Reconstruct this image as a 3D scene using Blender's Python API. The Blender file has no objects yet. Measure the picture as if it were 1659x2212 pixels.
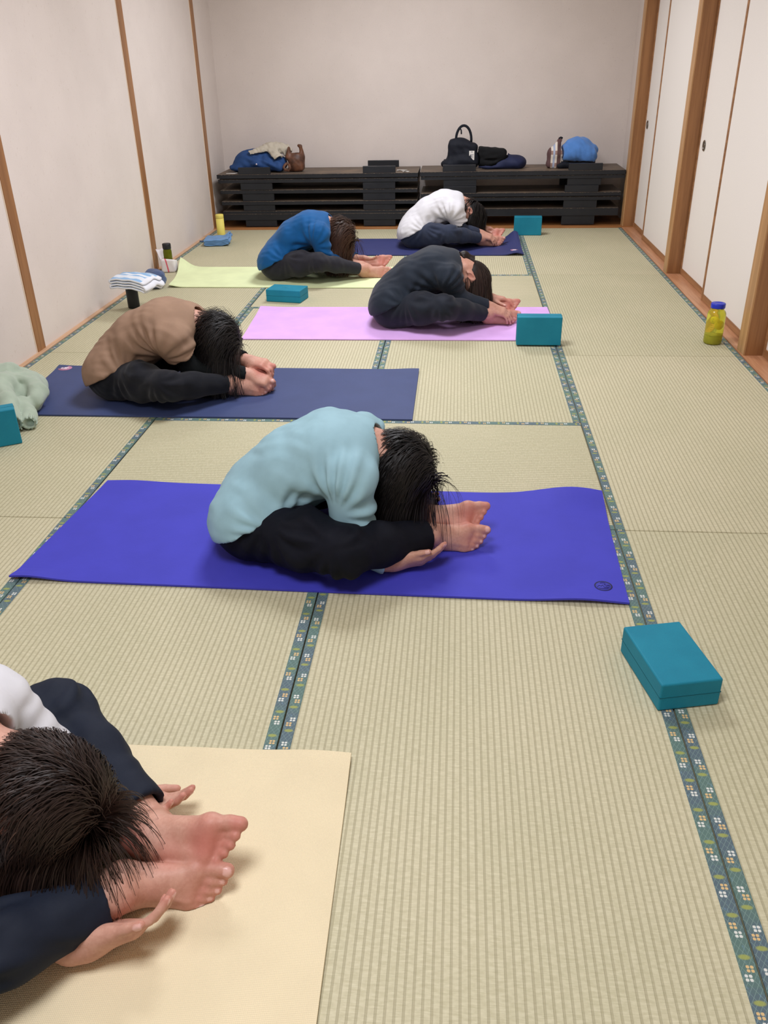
import bpy, bmesh, math, random
import numpy as np
from mathutils import Vector, Matrix
random.seed(7); RNG = np.random.default_rng(7)
S = bpy.context.scene; COL = S.collection

# ------------------------------------------------------------------ camera, world, lights, exposure
cam_d = bpy.data.cameras.new('camera'); cam = bpy.data.objects.new('camera', cam_d); COL.objects.link(cam)
S.camera = cam
cam_d.sensor_fit = 'VERTICAL'; cam_d.sensor_height = 24.0; cam_d.lens = 1823.5 / 2212 * 24.0
cam_d.clip_start = .05
_rx, _ry, _rz = 1.0773289, -0.0222788, 0.0911288
cam.matrix_world = Matrix.Translation((2.20127, -2.42912, 1.36032)) @ Matrix.Rotation(_rz, 4, 'Z') @ Matrix.Rotation(_rx, 4, 'X') @ Matrix.Rotation(_ry, 4, 'Z')
w = bpy.data.worlds.new('world'); S.world = w; w.use_nodes = True
w.node_tree.nodes['Background'].inputs[0].default_value = (.9, .93, 1, 1); w.node_tree.nodes['Background'].inputs[1].default_value = .05
LC = (.975, .99, 1.05)
def area(x, y, z, sx, sy, power, col=(1, .955, .90)):
    l = bpy.data.lights.new('ceiling_light', 'AREA'); l.shape = 'RECTANGLE'; l.size = sx; l.size_y = sy; l.energy = power; l.color = col
    o = bpy.data.objects.new('ceiling_light', l); o.location = (x, y, z); COL.objects.link(o); return o
area(1.75, 4.2, 2.46, .75, .75, 60, LC)
area(1.75, 1.45, 2.46, .75, .75, 60, LC)
area(1.75, -1.7, 2.46, .75, .75, 52, LC)
S.view_settings.view_transform = 'Standard'; S.view_settings.look = 'None'; S.view_settings.gamma = 1; S.view_settings.use_curve_mapping = False
S.view_settings.exposure = -0.22

# ------------------------------------------------------------------ material helpers
def lin(r, g, b):
    f = lambda c: (c/255)/12.92 if c/255 <= .04045 else (((c/255)+.055)/1.055)**2.4
    return (f(r), f(g), f(b), 1)
class NV:
    """tiny expression wrapper over shader math nodes"""
    def __init__(s, nt, v): s.nt = nt; s.v = v
    def op(s, o, *a):
        n = s.nt.nodes.new('ShaderNodeMath'); n.operation = o
        for i, x in enumerate((s,)+a):
            x = x.v if isinstance(x, NV) else x
            if isinstance(x, (int, float)): n.inputs[i].default_value = x
            else: s.nt.links.new(x, n.inputs[i])
        return NV(s.nt, n.outputs[0])
    def __add__(s, o): return s.op('ADD', o)
    def __sub__(s, o): return s.op('SUBTRACT', o)
    def __mul__(s, o): return s.op('MULTIPLY', o)
    def __truediv__(s, o): return s.op('DIVIDE', o)
    def abs(s): return s.op('ABSOLUTE')
    def fr(s): return s.op('FRACT')
    def floor(s): return s.op('FLOOR')
    def sin(s): return s.op('SINE')
    def lt(s, o): return s.op('LESS_THAN', o)
    def gt(s, o): return s.op('GREATER_THAN', o)
    def mx(s, o): return s.op('MAXIMUM', o)
    def mn(s, o): return s.op('MINIMUM', o)
    def ss(s, a, b):
        n = s.nt.nodes.new('ShaderNodeMapRange'); n.interpolation_type = 'SMOOTHSTEP'
        s.nt.links.new(s.v, n.inputs[0]); n.inputs[1].default_value = a; n.inputs[2].default_value = b
        return NV(s.nt, n.outputs[0])
class M:
    def __init__(s, name, rough=.7, spec=.3, color=None, **kw):
        s.m = bpy.data.materials.new(name); s.m.use_nodes = True; s.nt = s.m.node_tree
        s.b = s.nt.nodes['Principled BSDF']; s.set('Roughness', rough); s.set('Specular IOR Level', spec)
        if color is not None: s.set('Base Color', color)
        for k, v in kw.items(): s.set(k.replace('_', ' '), v)
        s._co = None
    def set(s, k, v):
        i = s.b.inputs[k]
        if isinstance(v, NV): v = v.v
        if hasattr(v, 'is_linked'): s.nt.links.new(v, i)
        else: i.default_value = v
    def co(s, kind='Object'):
        n = s.nt.nodes.new('ShaderNodeTexCoord'); return n.outputs[kind]
    def xyz(s, kind='Object', vec=None):
        n = s.nt.nodes.new('ShaderNodeSeparateXYZ'); s.nt.links.new(vec or s.co(kind), n.inputs[0])
        return [NV(s.nt, o) for o in n.outputs]
    def scaled(s, sc, kind='Object'):
        n = s.nt.nodes.new('ShaderNodeMapping'); n.inputs['Scale'].default_value = sc if isinstance(sc, tuple) else (sc,)*3
        s.nt.links.new(s.co(kind), n.inputs[0]); return n.outputs[0]
    def noise(s, scale=(1, 1, 1), detail=3, rough=.55, kind='Object'):
        n = s.nt.nodes.new('ShaderNodeTexNoise'); s.nt.links.new(s.scaled(scale, kind), n.inputs['Vector'])
        n.inputs['Scale'].default_value = 1; n.inputs['Detail'].default_value = detail; n.inputs['Roughness'].default_value = rough
        return NV(s.nt, n.outputs[0])
    def attr(s, name):
        n = s.nt.nodes.new('ShaderNodeAttribute'); n.attribute_name = name; return NV(s.nt, n.outputs['Fac'])
    def mix(s, f, a, b):
        n = s.nt.nodes.new('ShaderNodeMix'); n.data_type = 'RGBA'
        for i, x in ((0, f), (6, a), (7, b)):
            x = x.v if isinstance(x, NV) else x
            if hasattr(x, 'is_linked'): s.nt.links.new(x, n.inputs[i])
            else: n.inputs[i].default_value = x
        return n.outputs[2]
    def bump(s, h, strength=.3, dist=.002):
        n = s.nt.nodes.new('ShaderNodeBump'); n.inputs['Strength'].default_value = strength; n.inputs['Distance'].default_value = dist
        s.nt.links.new(h.v if isinstance(h, NV) else h, n.inputs['Height'])
        s.set('Normal', n.outputs[0])
def sh(c, k): return (c[0]*k, c[1]*k, c[2]*k, 1)
def cloth(name, c, rough=.85, var=.12, scale=350, bump=.25, sheen=0.0, spec=.2):
    m = M(name, rough, spec)
    n = m.noise((14, 14, 14), 4); m.set('Base Color', m.mix(n.ss(.3, .7), sh(c, 1-var), sh(c, 1+var)))
    m.bump(m.noise((scale,)*3, 2)+m.noise((60,)*3, 3)*1.5, bump, .0012)
    if sheen: m.set('Sheen Weight', sheen)
    return m.m
def wood(name, c1, c2, axis=2, rough=.45, ring=30, spec=.35):
    m = M(name, rough, spec)
    sc = [ring, ring, ring]; sc[axis] = ring*.045
    n = m.noise(tuple(sc), 5, .6); f = m.noise(tuple(x*6 for x in sc), 3)
    m.set('Base Color', m.mix((n*.75+f*.25).ss(.35, .65), c1, c2)); m.bump(f, .12, .001)
    return m.m

# ------------------------------------------------------------------ object helpers
def link(o, parent=None):
    COL.objects.link(o)
    if parent is not None: o.parent = parent
    return o
def mesh_obj(name, V, F, mat=None, parent=None, smooth=False, loc=None):
    me = bpy.data.meshes.new(name); me.from_pydata([tuple(map(float, v)) for v in V], [], [tuple(map(int, f)) for f in F]); me.update()
    if smooth: me.polygons.foreach_set('use_smooth', [True]*len(me.polygons))
    if mat: me.materials.append(mat)
    o = bpy.data.objects.new(name, me)
    if loc is not None: o.location = loc
    return link(o, parent)
def bm_obj(name, bm, mat=None, parent=None, smooth=False, loc=None):
    me = bpy.data.meshes.new(name); bm.normal_update(); bm.to_mesh(me); bm.free()
    if smooth: me.polygons.foreach_set('use_smooth', [True]*len(me.polygons))
    if mat: me.materials.append(mat)
    o = bpy.data.objects.new(name, me)
    if loc is not None: o.location = loc
    return link(o, parent)
def add_box(bm, x0, x1, y0, y1, z0, z1, bev=0, seg=1):
    b = bmesh.new(); bmesh.ops.create_cube(b, size=1)
    for v in b.verts: v.co = Vector(((x0+x1)/2+v.co.x*(x1-x0), (y0+y1)/2+v.co.y*(y1-y0), (z0+z1)/2+v.co.z*(z1-z0)))
    if bev: bmesh.ops.bevel(b, geom=b.edges[:]+b.verts[:], offset=bev, segments=seg, affect='EDGES', profile=.5)
    me = bpy.data.meshes.new('t'); b.to_mesh(me); b.free(); bm.from_mesh(me); bpy.data.meshes.remove(me)
def box(name, x0, x1, y0, y1, z0, z1, mat, parent=None, bev=0.002, seg=1, smooth=False):
    bm = bmesh.new(); add_box(bm, x0, x1, y0, y1, z0, z1, bev, seg); return bm_obj(name, bm, mat, parent, smooth)
def lathe(name, prof, mat, parent=None, n=40, loc=None, cap=True):
    V = []; F = []
    for r, z in prof:
        for i in range(n): a = 2*math.pi*i/n; V.append((r*math.cos(a), r*math.sin(a), z))
    for k in range(len(prof)-1):
        for i in range(n): j = (i+1) % n; F.append((k*n+i, k*n+j, (k+1)*n+j, (k+1)*n+i))
    if cap: F.append(tuple(range(n-1, -1, -1))); F.append(tuple((len(prof)-1)*n+i for i in range(n)))
    return mesh_obj(name, V, F, mat, parent, True, loc)
def tube(name, pts, r, mat, parent=None, n=8, flat=1.0):
    P = [Vector(p) for p in pts]; V = []; F = []
    up = Vector((0, 1, 0)) if flat != 1 else Vector((.13, .31, .94))
    for i, p in enumerate(P):
        t = (P[min(i+1, len(P)-1)]-P[max(i-1, 0)]).normalized(); s = t.cross(up)
        s = s.normalized() if s.length > 1e-4 else Vector((1, 0, 0)); u = s.cross(t)
        for k in range(n): a = 2*math.pi*k/n; V.append(p+s*r*math.cos(a)+u*r*flat*math.sin(a))
    for i in range(len(P)-1):
        for k in range(n): j = (k+1) % n; F.append((i*n+k, i*n+j, (i+1)*n+j, (i+1)*n+k))
    F.append(tuple(range(n-1, -1, -1))); F.append(tuple((len(P)-1)*n+k for k in range(n)))
    return mesh_obj(name, V, F, mat, parent, True)
def tag(o, label, cat, group=None):
    o['label'] = label; o['category'] = cat
    if group: o['group'] = group
    return o
def struct(o): o['kind'] = 'structure'; return o
def empty(name, loc, label=None, cat=None, group=None, rz=0):
    o = bpy.data.objects.new(name, None); o.location = loc; o.rotation_euler = (0, 0, rz); o.empty_display_size = .1
    link(o)
    if label: tag(o, label, cat, group)
    return o

# ------------------------------------------------------------------ implicit surfaces
def va(*a): return np.array(a, dtype=np.float64)
def nrm(v): v = np.array(v, float); return v/np.linalg.norm(v)
class Field:
    def __init__(s, lo, hi, h):
        s.lo = np.array(lo, float); s.h = h
        s.n = np.ceil((np.array(hi)-s.lo)/h).astype(int)+1
        s.D = np.full(s.n, 1.0, np.float32)
        s.ax = [(s.lo[i]+h*np.arange(s.n[i])).astype(np.float32) for i in range(3)]
    def _sl(s, lo, hi, pad):
        a = np.clip(np.floor((np.array(lo)-pad-s.lo)/s.h).astype(int), 0, s.n); b = np.clip(np.ceil((np.array(hi)+pad-s.lo)/s.h).astype(int)+1, 0, s.n)
        if (b <= a).any(): return None
        sl = tuple(slice(x, y) for x, y in zip(a, b))
        return sl, s.ax[0][sl[0]][:, None, None], s.ax[1][sl[1]][None, :, None], s.ax[2][sl[2]][None, None, :]
    def put(s, d, sl, k, sub=False):
        A = s.D[sl]
        if sub:
            d = -d
            if k > 0:
                h = np.maximum(k-np.abs(A-d), 0)/k; s.D[sl] = np.maximum(A, d)+h*h*k*.25
            else: s.D[sl] = np.maximum(A, d)
        else:
            h = np.maximum(k-np.abs(A-d), 0)/k if k > 0 else 0
            s.D[sl] = np.minimum(A, d)-(h*h*k*.25 if k > 0 else 0)
    def cone(s, a, b, ra, rb, k=.02, wdir=None, ws=1.0, sub=False):
        a = np.array(a, float); b = np.array(b, float); R = max(ra, rb)*max(ws, 1)
        r = s._sl(np.minimum(a, b)-R, np.maximum(a, b)+R, k+4*s.h)
        if r is None: return
        sl, X, Y, Z = r; px, py, pz = X-np.float32(a[0]), Y-np.float32(a[1]), Z-np.float32(a[2]); ab = b-a
        if wdir is not None and ws != 1:
            wd = nrm(wdir); q = (px*wd[0]+py*wd[1]+pz*wd[2])*(1/ws-1)
            px = px+q*wd[0]; py = py+q*wd[1]; pz = pz+q*wd[2]
            ab = ab+(ab@wd)*(1/ws-1)*wd
        L = max(ab@ab, 1e-9)
        t = np.clip((px*ab[0]+py*ab[1]+pz*ab[2])/L, 0, 1)
        d = np.sqrt((px-t*ab[0])**2+(py-t*ab[1])**2+(pz-t*ab[2])**2)-(ra+(rb-ra)*t)
        s.put(d.astype(np.float32), sl, k, sub)
    def ell(s, c, rad, axes=None, k=.02, sub=False):
        c = np.array(c, float); rad = np.array(rad, float); A = np.eye(3) if axes is None else np.array([nrm(x) for x in axes])
        ext = np.abs(A.T)@rad if axes is not None else rad
        r = s._sl(c-ext, c+ext, k+4*s.h)
        if r is None: return
        sl, X, Y, Z = r; X = X-np.float32(c[0]); Y = Y-np.float32(c[1]); Z = Z-np.float32(c[2])
        k0 = 0; k1 = 0
        for i in range(3):
            l = X*A[i, 0]+Y*A[i, 1]+Z*A[i, 2]; k0 = k0+(l/rad[i])**2; k1 = k1+(l/rad[i]**2)**2
        k0 = np.sqrt(k0); d = k0*(k0-1)/np.maximum(np.sqrt(k1), 1e-6)
        s.put(d.astype(np.float32), sl, k, sub)
    def rbox(s, c, half, axes=None, r=.01, k=.005, sub=False):
        c = np.array(c, float); half = np.array(half, float); A = np.eye(3) if axes is None else np.array([nrm(x) for x in axes])
        ext = np.abs(A.T)@half; q = s._sl(c-ext, c+ext, k+4*s.h)
        if q is None: return
        sl, X, Y, Z = q; X = X-np.float32(c[0]); Y = Y-np.float32(c[1]); Z = Z-np.float32(c[2]); o = 0; m = None
        for i in range(3):
            l = np.abs(X*A[i, 0]+Y*A[i, 1]+Z*A[i, 2])-(half[i]-r); o = o+np.maximum(l, 0)**2; m = l if m is None else np.maximum(m, l)
        s.put((np.sqrt(o)+np.minimum(m, 0)-r).astype(np.float32), sl, k, sub)
    def cut(s, p, n, lo=None, hi=None, k=.004):
        """remove everything on the +n side of the plane through p, inside the box lo..hi"""
        n = nrm(n); r = s._sl(lo if lo is not None else s.lo, hi if hi is not None else s.lo+s.h*s.n, 0)
        if r is None: return
        sl, X, Y, Z = r; d = (X-p[0])*n[0]+(Y-p[1])*n[1]+(Z-p[2])*n[2]
        s.put((-d).astype(np.float32), sl, k, True)
    def window(s, lo, hi):
        a = np.clip(np.floor((np.array(lo)-s.lo)/s.h).astype(int), 0, s.n-1); b = np.clip(np.ceil((np.array(hi)-s.lo)/s.h).astype(int)+1, a+1, s.n)
        T = Field.__new__(Field); T.h = s.h; T.lo = s.lo+s.h*a; T.n = b-a; T.D = np.full(T.n, 1.0, np.float32); T.sl = tuple(slice(x, y) for x, y in zip(a, b)); T.ax = [s.ax[i][T.sl[i]] for i in range(3)]
        return T
    def merge(s, T, k): s.put(T.D, T.sl, k)
    def mesh(s, smooth=2):
        D = s.D; I = D < 0; nx, ny, nz = D.shape
        c = np.zeros((nx-1, ny-1, nz-1), np.int8)
        offs = [(i, j, k) for i in (0, 1) for j in (0, 1) for k in (0, 1)]
        for i, j, k in offs: c += I[i:nx-1+i, j:ny-1+j, k:nz-1+k]
        act = (c > 0) & (c < 8); idx = np.argwhere(act); vid = np.full(act.shape, -1, np.int32); vid[act] = np.arange(len(idx))
        vals = {o: D[idx[:, 0]+o[0], idx[:, 1]+o[1], idx[:, 2]+o[2]] for o in offs}
        acc = np.zeros((len(idx), 3)); cnt = np.zeros(len(idx))
        for o in offs:
            for ax in range(3):
                if o[ax]: continue
                o2 = list(o); o2[ax] = 1; o2 = tuple(o2); a, b = vals[o], vals[o2]; m = (a < 0) != (b < 0)
                t = np.where(m, a/np.where(m, a-b, 1), 0); p = np.tile(np.array(o, float), (len(idx), 1)); p[:, ax] += t
                acc[m] += p[m]; cnt[m] += 1
        V = s.lo+s.h*(idx+acc/cnt[:, None]); Q = []
        for ax in range(3):
            a = np.take(I, range(0, D.shape[ax]-1), ax); b = np.take(I, range(1, D.shape[ax]), ax)
            e = np.argwhere(a != b); u, v = (ax+1) % 3, (ax+2) % 3
            e = e[(e[:, u] > 0) & (e[:, v] > 0) & (e[:, u] < D.shape[u]-1) & (e[:, v] < D.shape[v]-1)]
            ins = I[e[:, 0], e[:, 1], e[:, 2]]; q = []
            for du, dv in ((1, 1), (0, 1), (0, 0), (1, 0)):
                f = e.copy(); f[:, u] -= du; f[:, v] -= dv; q.append(vid[f[:, 0], f[:, 1], f[:, 2]])
            q = np.stack(q, 1); q[~ins] = q[~ins][:, ::-1]; Q.append(q)
        Q = np.concatenate(Q); Q = Q[(Q >= 0).all(1)]
        # drop stray islands by keeping faces as they are; smooth
        E = np.concatenate([Q[:, [0, 1]], Q[:, [1, 2]], Q[:, [2, 3]], Q[:, [3, 0]]])
        s.E = E
        for it in range(smooth): V = lap(V, E, .5)
        return V, Q
def lap(V, E, f):
    n = len(V); deg = np.bincount(E[:, 0], minlength=n)+np.bincount(E[:, 1], minlength=n); out = np.empty_like(V)
    for i in range(3): out[:, i] = np.bincount(E[:, 0], V[E[:, 1], i], n)+np.bincount(E[:, 1], V[E[:, 0], i], n)
    return V*(1-f)+f*out/np.maximum(deg, 1)[:, None]
def normals(V, Q):
    fn = np.cross(V[Q[:, 2]]-V[Q[:, 0]], V[Q[:, 3]]-V[Q[:, 1]]); N = np.zeros_like(V)
    for j in range(4):
        for i in range(3): N[:, i] += np.bincount(Q[:, j], fn[:, i], len(V))
    return N/np.maximum(np.linalg.norm(N, axis=1), 1e-12)[:, None]
def fast_obj(name, V, Q, mat, parent=None, attrs=None, loc=None):
    k = Q.shape[1]; me = bpy.data.meshes.new(name); me.vertices.add(len(V)); me.vertices.foreach_set('co', V.astype(np.float32).ravel())
    me.loops.add(len(Q)*k); me.loops.foreach_set('vertex_index', Q.astype(np.int32).ravel())
    me.polygons.add(len(Q)); me.polygons.foreach_set('loop_start', np.arange(0, len(Q)*k, k, dtype=np.int32))
    me.polygons.foreach_set('use_smooth', np.ones(len(Q), bool))
    me.update(calc_edges=True); me.validate()
    for an, av in (attrs or {}).items():
        a = me.attributes.new(an, 'FLOAT', 'POINT'); a.data.foreach_set('value', av.astype(np.float32))
    if mat: me.materials.append(mat)
    o = bpy.data.objects.new(name, me)
    if loc is not None: o.location = loc
    return link(o, parent)
def waves(P, seed, dirs, freq, n=6):
    """anisotropic fold noise: crests run perpendicular to the given wave directions"""
    r = np.random.default_rng(seed); out = np.zeros(len(P)); dirs = [nrm(d) for d in dirs]
    for i in range(n):
        d = dirs[i % len(dirs)]+r.normal(0, .22, 3); f = freq*r.uniform(.6, 1.6); q = r.normal(0, 1, 3)*freq*.35; q2 = r.normal(0, 1, 3)*freq*.25
        ph = P@(d*f)+1.3*np.sin(P@q+r.uniform(0, 6))+r.uniform(0, 6)
        s = np.sin(ph); s = np.sign(s)*np.abs(s)**1.3
        out += s*(.5+.5*np.sin(P@q2+r.uniform(0, 6)))
    return out/n*1.6
def radial(P, A, s_, amp, k, reach, seed):
    r_ = np.random.default_rng(abs(seed)*7+3); q = P-np.array(A); r = np.linalg.norm(q[:, [0, 2]], axis=1); a = np.arctan2(q[:, 2], q[:, 0])
    x = k*a+1.2*np.sin(2*a+r_.uniform(0, 6))+r*18*np.sin(3*a+r_.uniform(0, 6))
    c = np.sin(x); c = np.sign(c)*np.abs(c)**.8
    return amp*c*np.exp(-((r-reach*.75)/(reach*.6))**2)*np.clip((r-.03)/.06, 0, 1)*np.clip((s_*P[:, 1]-.03)/.06, 0, 1)
def ridges(P, segs):
    d = np.zeros(len(P))
    for a, b, wd, amp in segs:
        a = np.array(a, float); b = np.array(b, float); ab = b-a; t = np.clip((P-a)@ab/(ab@ab), 0, 1)
        r = np.linalg.norm(P-a-t[:, None]*ab, axis=1)
        d += amp*np.exp(-(r/wd)**2)*np.minimum(1, 4*t*(1-t)+.35)
    return d

# ------------------------------------------------------------------ room materials
m = M('tatami', .62, .25)
x, y, z = m.xyz('Object')
per = .0152
g = ((y+.0021)/per).fr()                               # rib across the short side
groove = (g-.5).abs().ss(.33, .39)                     # 1 inside the sunken stitch line
fib = m.noise((40, 900, 10), 2, .6)                    # rush stems lie along the short side
rush = m.noise((1100, 25, 10), 2, .6)
cell = m.noise((190, 66, 1), 2, .5)
big = m.noise((2.2, 2.2, 2.2), 3, .5)
lightc = m.mix((rush*.55+cell*.45).ss(.35, .68), lin(180, 174, 143), lin(214, 208, 180))
oi = m.nt.nodes.new('ShaderNodeObjectInfo'); rnd = NV(m.nt, oi.outputs['Random'])
warm = m.mix((big*.7+rnd*.3).ss(.3, .75), lin(184, 180, 146), lin(208, 199, 168))
mult = m.nt.nodes.new('ShaderNodeMix'); mult.data_type = 'RGBA'; mult.blend_type = 'MIX'; mult.inputs[0].default_value = .4
m.nt.links.new(lightc, mult.inputs[6]); m.nt.links.new(warm, mult.inputs[7])
m.set('Base Color', m.mix(groove*.47, mult.outputs[2], lin(146, 138, 108)))
m.bump((NV(m.nt, groove.v)*-1.0)+rush*.28+cell*.2, .55, .0016)
TATAMI = m.m
m = M('heri_cloth', .6, .25)
x, y, z = m.xyz('Object')
Lc = .080; u = x/Lc; i = u.floor(); f = (u-i-.5)*Lc; sg = ((i*.5).fr()*4)-1      # -1 / +1 alternating
def flower(cx, cyv, r):
    px = (f-cx).abs(); py = (y-cyv).abs()
    a = (px-r*.52).abs()*.8; b = (py-r*.52).abs()*.8
    pet = (a.mx(b)+(a+b)*.35).lt(r*.46)
    return pet
fo = flower(.0100, sg*.0032+.0005, .0068); fw = flower(-.0065, sg*-.0026+.0012, .0068)
lx = (f-.031)/.0055; ly = (y+sg*.001)/.0115
leaf = (lx*lx+ly*ly).ss(1.2, .25)
ln = (((x*1.0+y*1.6)/.0145).fr()-.5).abs().lt(.05).mx((((x*1.0-y*1.5)/.022).fr()-.5).abs().lt(.03))
st = m.noise((90, 25, 10), 2)
band = ((x/.04).sin()*.5+.5)*.5+st*.5
c = m.mix(band.ss(.3, .7), lin(92, 118, 112), lin(88, 105, 115))
c = m.mix(ln*.6, c, lin(138, 164, 156))
c = m.mix(m.noise((70, 140, 10), 2).ss(.60, .72)*.6, c, lin(110, 140, 160))
c = m.mix(leaf*.8, c, lin(160, 166, 82))
c = m.mix(fo, c, lin(214, 182, 130)); c = m.mix(fw, c, lin(214, 216, 210))
m.set('Base Color', c); m.bump(m.noise((800, 800, 10), 1), .2, .0005)
HERI = m.m
m = M('wallpaper', .92, .12)
sp = m.noise((220, 220, 220), 3, .7); bl = m.noise((2.5, 2.5, 2.5), 3); fl = m.noise((110, 110, 45), 2, .5)
c = m.mix(bl.ss(.3, .7), lin(217, 206, 199), lin(223, 212, 205))
c = m.mix(fl.ss(.66, .74)*.35, c, lin(186, 166, 152)); c = m.mix(sp.ss(.35, .7)*.2, c, lin(236, 226, 216))
m.set('Base Color', c); m.bump(sp+fl*.6, .35, .0014)
WALL = m.m
m = M('fusuma_paper', .8, .2)
sp = m.noise((330, 330, 330), 2, .7)
m.set('Base Color', m.mix(sp.ss(.3, .7), lin(232, 226, 220), lin(240, 234, 228))); m.bump(sp, .2, .0008)
FUSUMA = m.m
WOOD = wood('post_wood', lin(138, 95, 60), lin(162, 115, 74), 2, .42, 26)
WOODL = wood('sapwood', lin(172, 130, 86), lin(196, 152, 106), 2, .42, 26)
WOODY = wood('rail_wood', lin(140, 98, 64), lin(170, 124, 84), 1, .4, 28)
SILL = wood('sill_wood', lin(176, 122, 88), lin(206, 154, 116), 1, .4, 34)
STRIP = wood('strip_wood', lin(196, 156, 122), lin(216, 178, 144), 1, .5, 30)
SILLX = wood('alcove_sill_wood', lin(150, 98, 54), lin(178, 122, 74), 0, .42, 28)
CEIL = M('ceiling_board', .8, .2, lin(214, 204, 190)).m
DARKGAP = M('underfloor', .9, .1, lin(60, 52, 40)).m

# ------------------------------------------------------------------ room shell
LX, RX, Y0, Y1, ZC = -.032, 3.78, -3.72, 6.09, 2.52
fl_ = struct(box('floor', LX-.1, RX+.1, Y0-.1, Y1+.1, -.12, -.03, DARKGAP, None, 0))
def tatami_parts():
    L, W, g = 1.82, .91, .0018
    bm = bmesh.new(); add_box(bm, -L/2+g, L/2-g, -W/2+g, W/2-g, -.03, 0, .003, 2)
    me = bpy.data.meshes.new('tatami_mat'); bm.to_mesh(me); bm.free(); me.materials.append(TATAMI)
    bm = bmesh.new(); add_box(bm, -L/2+g, L/2-g, -.0145, .0145, -.028, .0014, .0012, 1)
    he = bpy.data.meshes.new('cloth_border'); bm.to_mesh(he); bm.free(); he.materials.append(HERI)
    return me, he
TM, HM = tatami_parts()
def tatami(cx, cy, vert):
    o = link(bpy.data.objects.new('tatami_mat', TM), fl_); o.location = (cx, cy, 0)
    o.rotation_euler = (0, 0, math.pi/2 if vert else 0)
    for sgn in (-1, 1):
        h = link(bpy.data.objects.new('cloth_border', HM), o); h.location = (0, sgn*(.455-.0163), 0)
        if sgn > 0: h.rotation_euler = (0, 0, math.pi)
Wt = .91
for k in range(-2, 3):                                # outer columns: mats along the room
    tatami(Wt/2, (k+.5)*1.82, True); tatami(3.5*Wt, (k+.5)*1.82, True)
for yb in (0, 3*Wt, -3*Wt): tatami(2*Wt, yb+Wt/2, False)
for yb in (-2*Wt, Wt, 4*Wt): tatami(1.5*Wt, yb+Wt, True); tatami(2.5*Wt, yb+Wt, True)
tatami(2*Wt, -3.5*Wt, False)
struct(box('ceiling', LX-.2, RX+.2, Y0-.2, Y1+.2, ZC, ZC+.1, CEIL, None, 0))
struct(box('wall_left', LX-.12, LX, Y0-.1, Y1+.1, -.03, ZC, WALL, None, 0))
struct(box('wall_back', LX-.1, RX+.1, Y1, Y1+.12, -.03, ZC, WALL, None, 0))
struct(box('wall_front', LX-.1, RX+.1, Y0-.12, Y0, -.03, ZC, WALL, None, 0))
ra = struct(box('wall_right', RX+.02, RX+.14, Y0-.1, Y1+.1, -.03, ZC, WALL, None, 0))
struct(box('wall_alcove_right', 3.70, RX+.02, 5.56, Y1, -.03, ZC, WALL, None, 0))
struct(box('wall_upper_right', 3.67, RX+.02, Y0, 5.47, 1.93, ZC, WALL, None, 0))
struct(box('baseboard_left', LX, -.002, Y0, 5.48, -.03, .006, STRIP, None, .001))
struct(box('trim_1', 3.643, RX+.02, Y0, 5.47, -.03, .004, SILL, None, .001))     # grooved sill under the sliding doors
struct(box('trim_2', 3.643, RX+.02, Y0, 5.47, 1.80, 1.93, WOODY, None, .002))    # head rail
struct(box('trim_3', LX, RX, 5.463, 5.53, -.03, .012, SILLX, None, .002))        # alcove sill
struct(box('trim_4', LX, RX, 5.53, Y1, -.03, .006, SILLX, None, .001))           # alcove floor board
n = 5
EDGE = M('post_edge_pale', .6, .2, lin(226, 206, 184)).m
for ya, yb in ((-1.92, -1.82), (-.06, .04), (1.80, 1.89), (3.765, 3.86), (5.475, 5.565)):
    p = struct(box('trim_%d' % n, LX-.02, LX+.007, ya, yb, -.03, ZC, WOOD, None, .002)); n += 1
    e = box('edge_bead', LX-.01, LX+.003, ya-.008, ya, 0, ZC, EDGE, p, .001)
for ya, yb in ((-1.90, -1.79), (-.04, .07), (1.82, 1.93), (3.652, 3.745), (5.475, 5.575)):
    p = struct(box('trim_%d' % n, 3.652, RX+.02, ya, yb, -.03, ZC, WOOD, None, .003)); n += 1
    box('post_face', 3.6465, 3.6545, ya+.0015, yb-.0015, -.029, ZC-.001, WOODL, p, .001)
# sliding doors (two panels per bay)
METAL = M('pull_metal', .28, .5, lin(150, 145, 138), Metallic=1.0).m
PULLD = M('pull_recess', .4, .4, lin(40, 34, 30)).m
dn = 1
def door(ya, yb, xf, handle_y=None):
    global dn
    d = struct(box('door_%d' % dn, xf+.003, xf+.022, ya+.014, yb-.014, .03, 1.79, FUSUMA, None, .001)); dn += 1
    box('stile', xf-.003, xf+.025, ya, ya+.024, .004, 1.80, WOODY, d, .0015); box('stile', xf-.003, xf+.025, yb-.024, yb, .004, 1.80, WOODY, d, .0015)
    box('bottom_rail', xf-.001, xf+.025, ya, yb, .004, .045, WOODY, d, .0015); box('top_rail', xf-.001, xf+.025, ya, yb, 1.775, 1.80, WOODY, d, .0015)
    if handle_y is not None:
        ring = lathe('door_pull', [(.030, .0), (.033, .004), (.030, .006), (.024, .0035), (.022, .0012)], METAL, d, 32, None, False)
        ring.location = (xf+.003, handle_y, .832); ring.rotation_euler = (0, -math.pi/2, 0)
        c_ = lathe('recess_cup', [(.0225, .0), (.0225, .0022)], PULLD, ring, 32)
        lathe('cup_highlight', [(.012, .0022), (.014, .0034), (.010, .0040)], METAL, ring, 24)
door(5.0-.13, 5.475, 3.742, 5.37); door(3.745, 4.90, 3.712)
door(2.88, 3.652, 3.742, 3.515); door(1.93, 2.94, 3.712)
door(.95, 1.82, 3.742, 1.70); door(.07, 1.0, 3.712)
door(-.95, -.04, 3.742, -.15); door(-1.79, -.90, 3.712)

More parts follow.
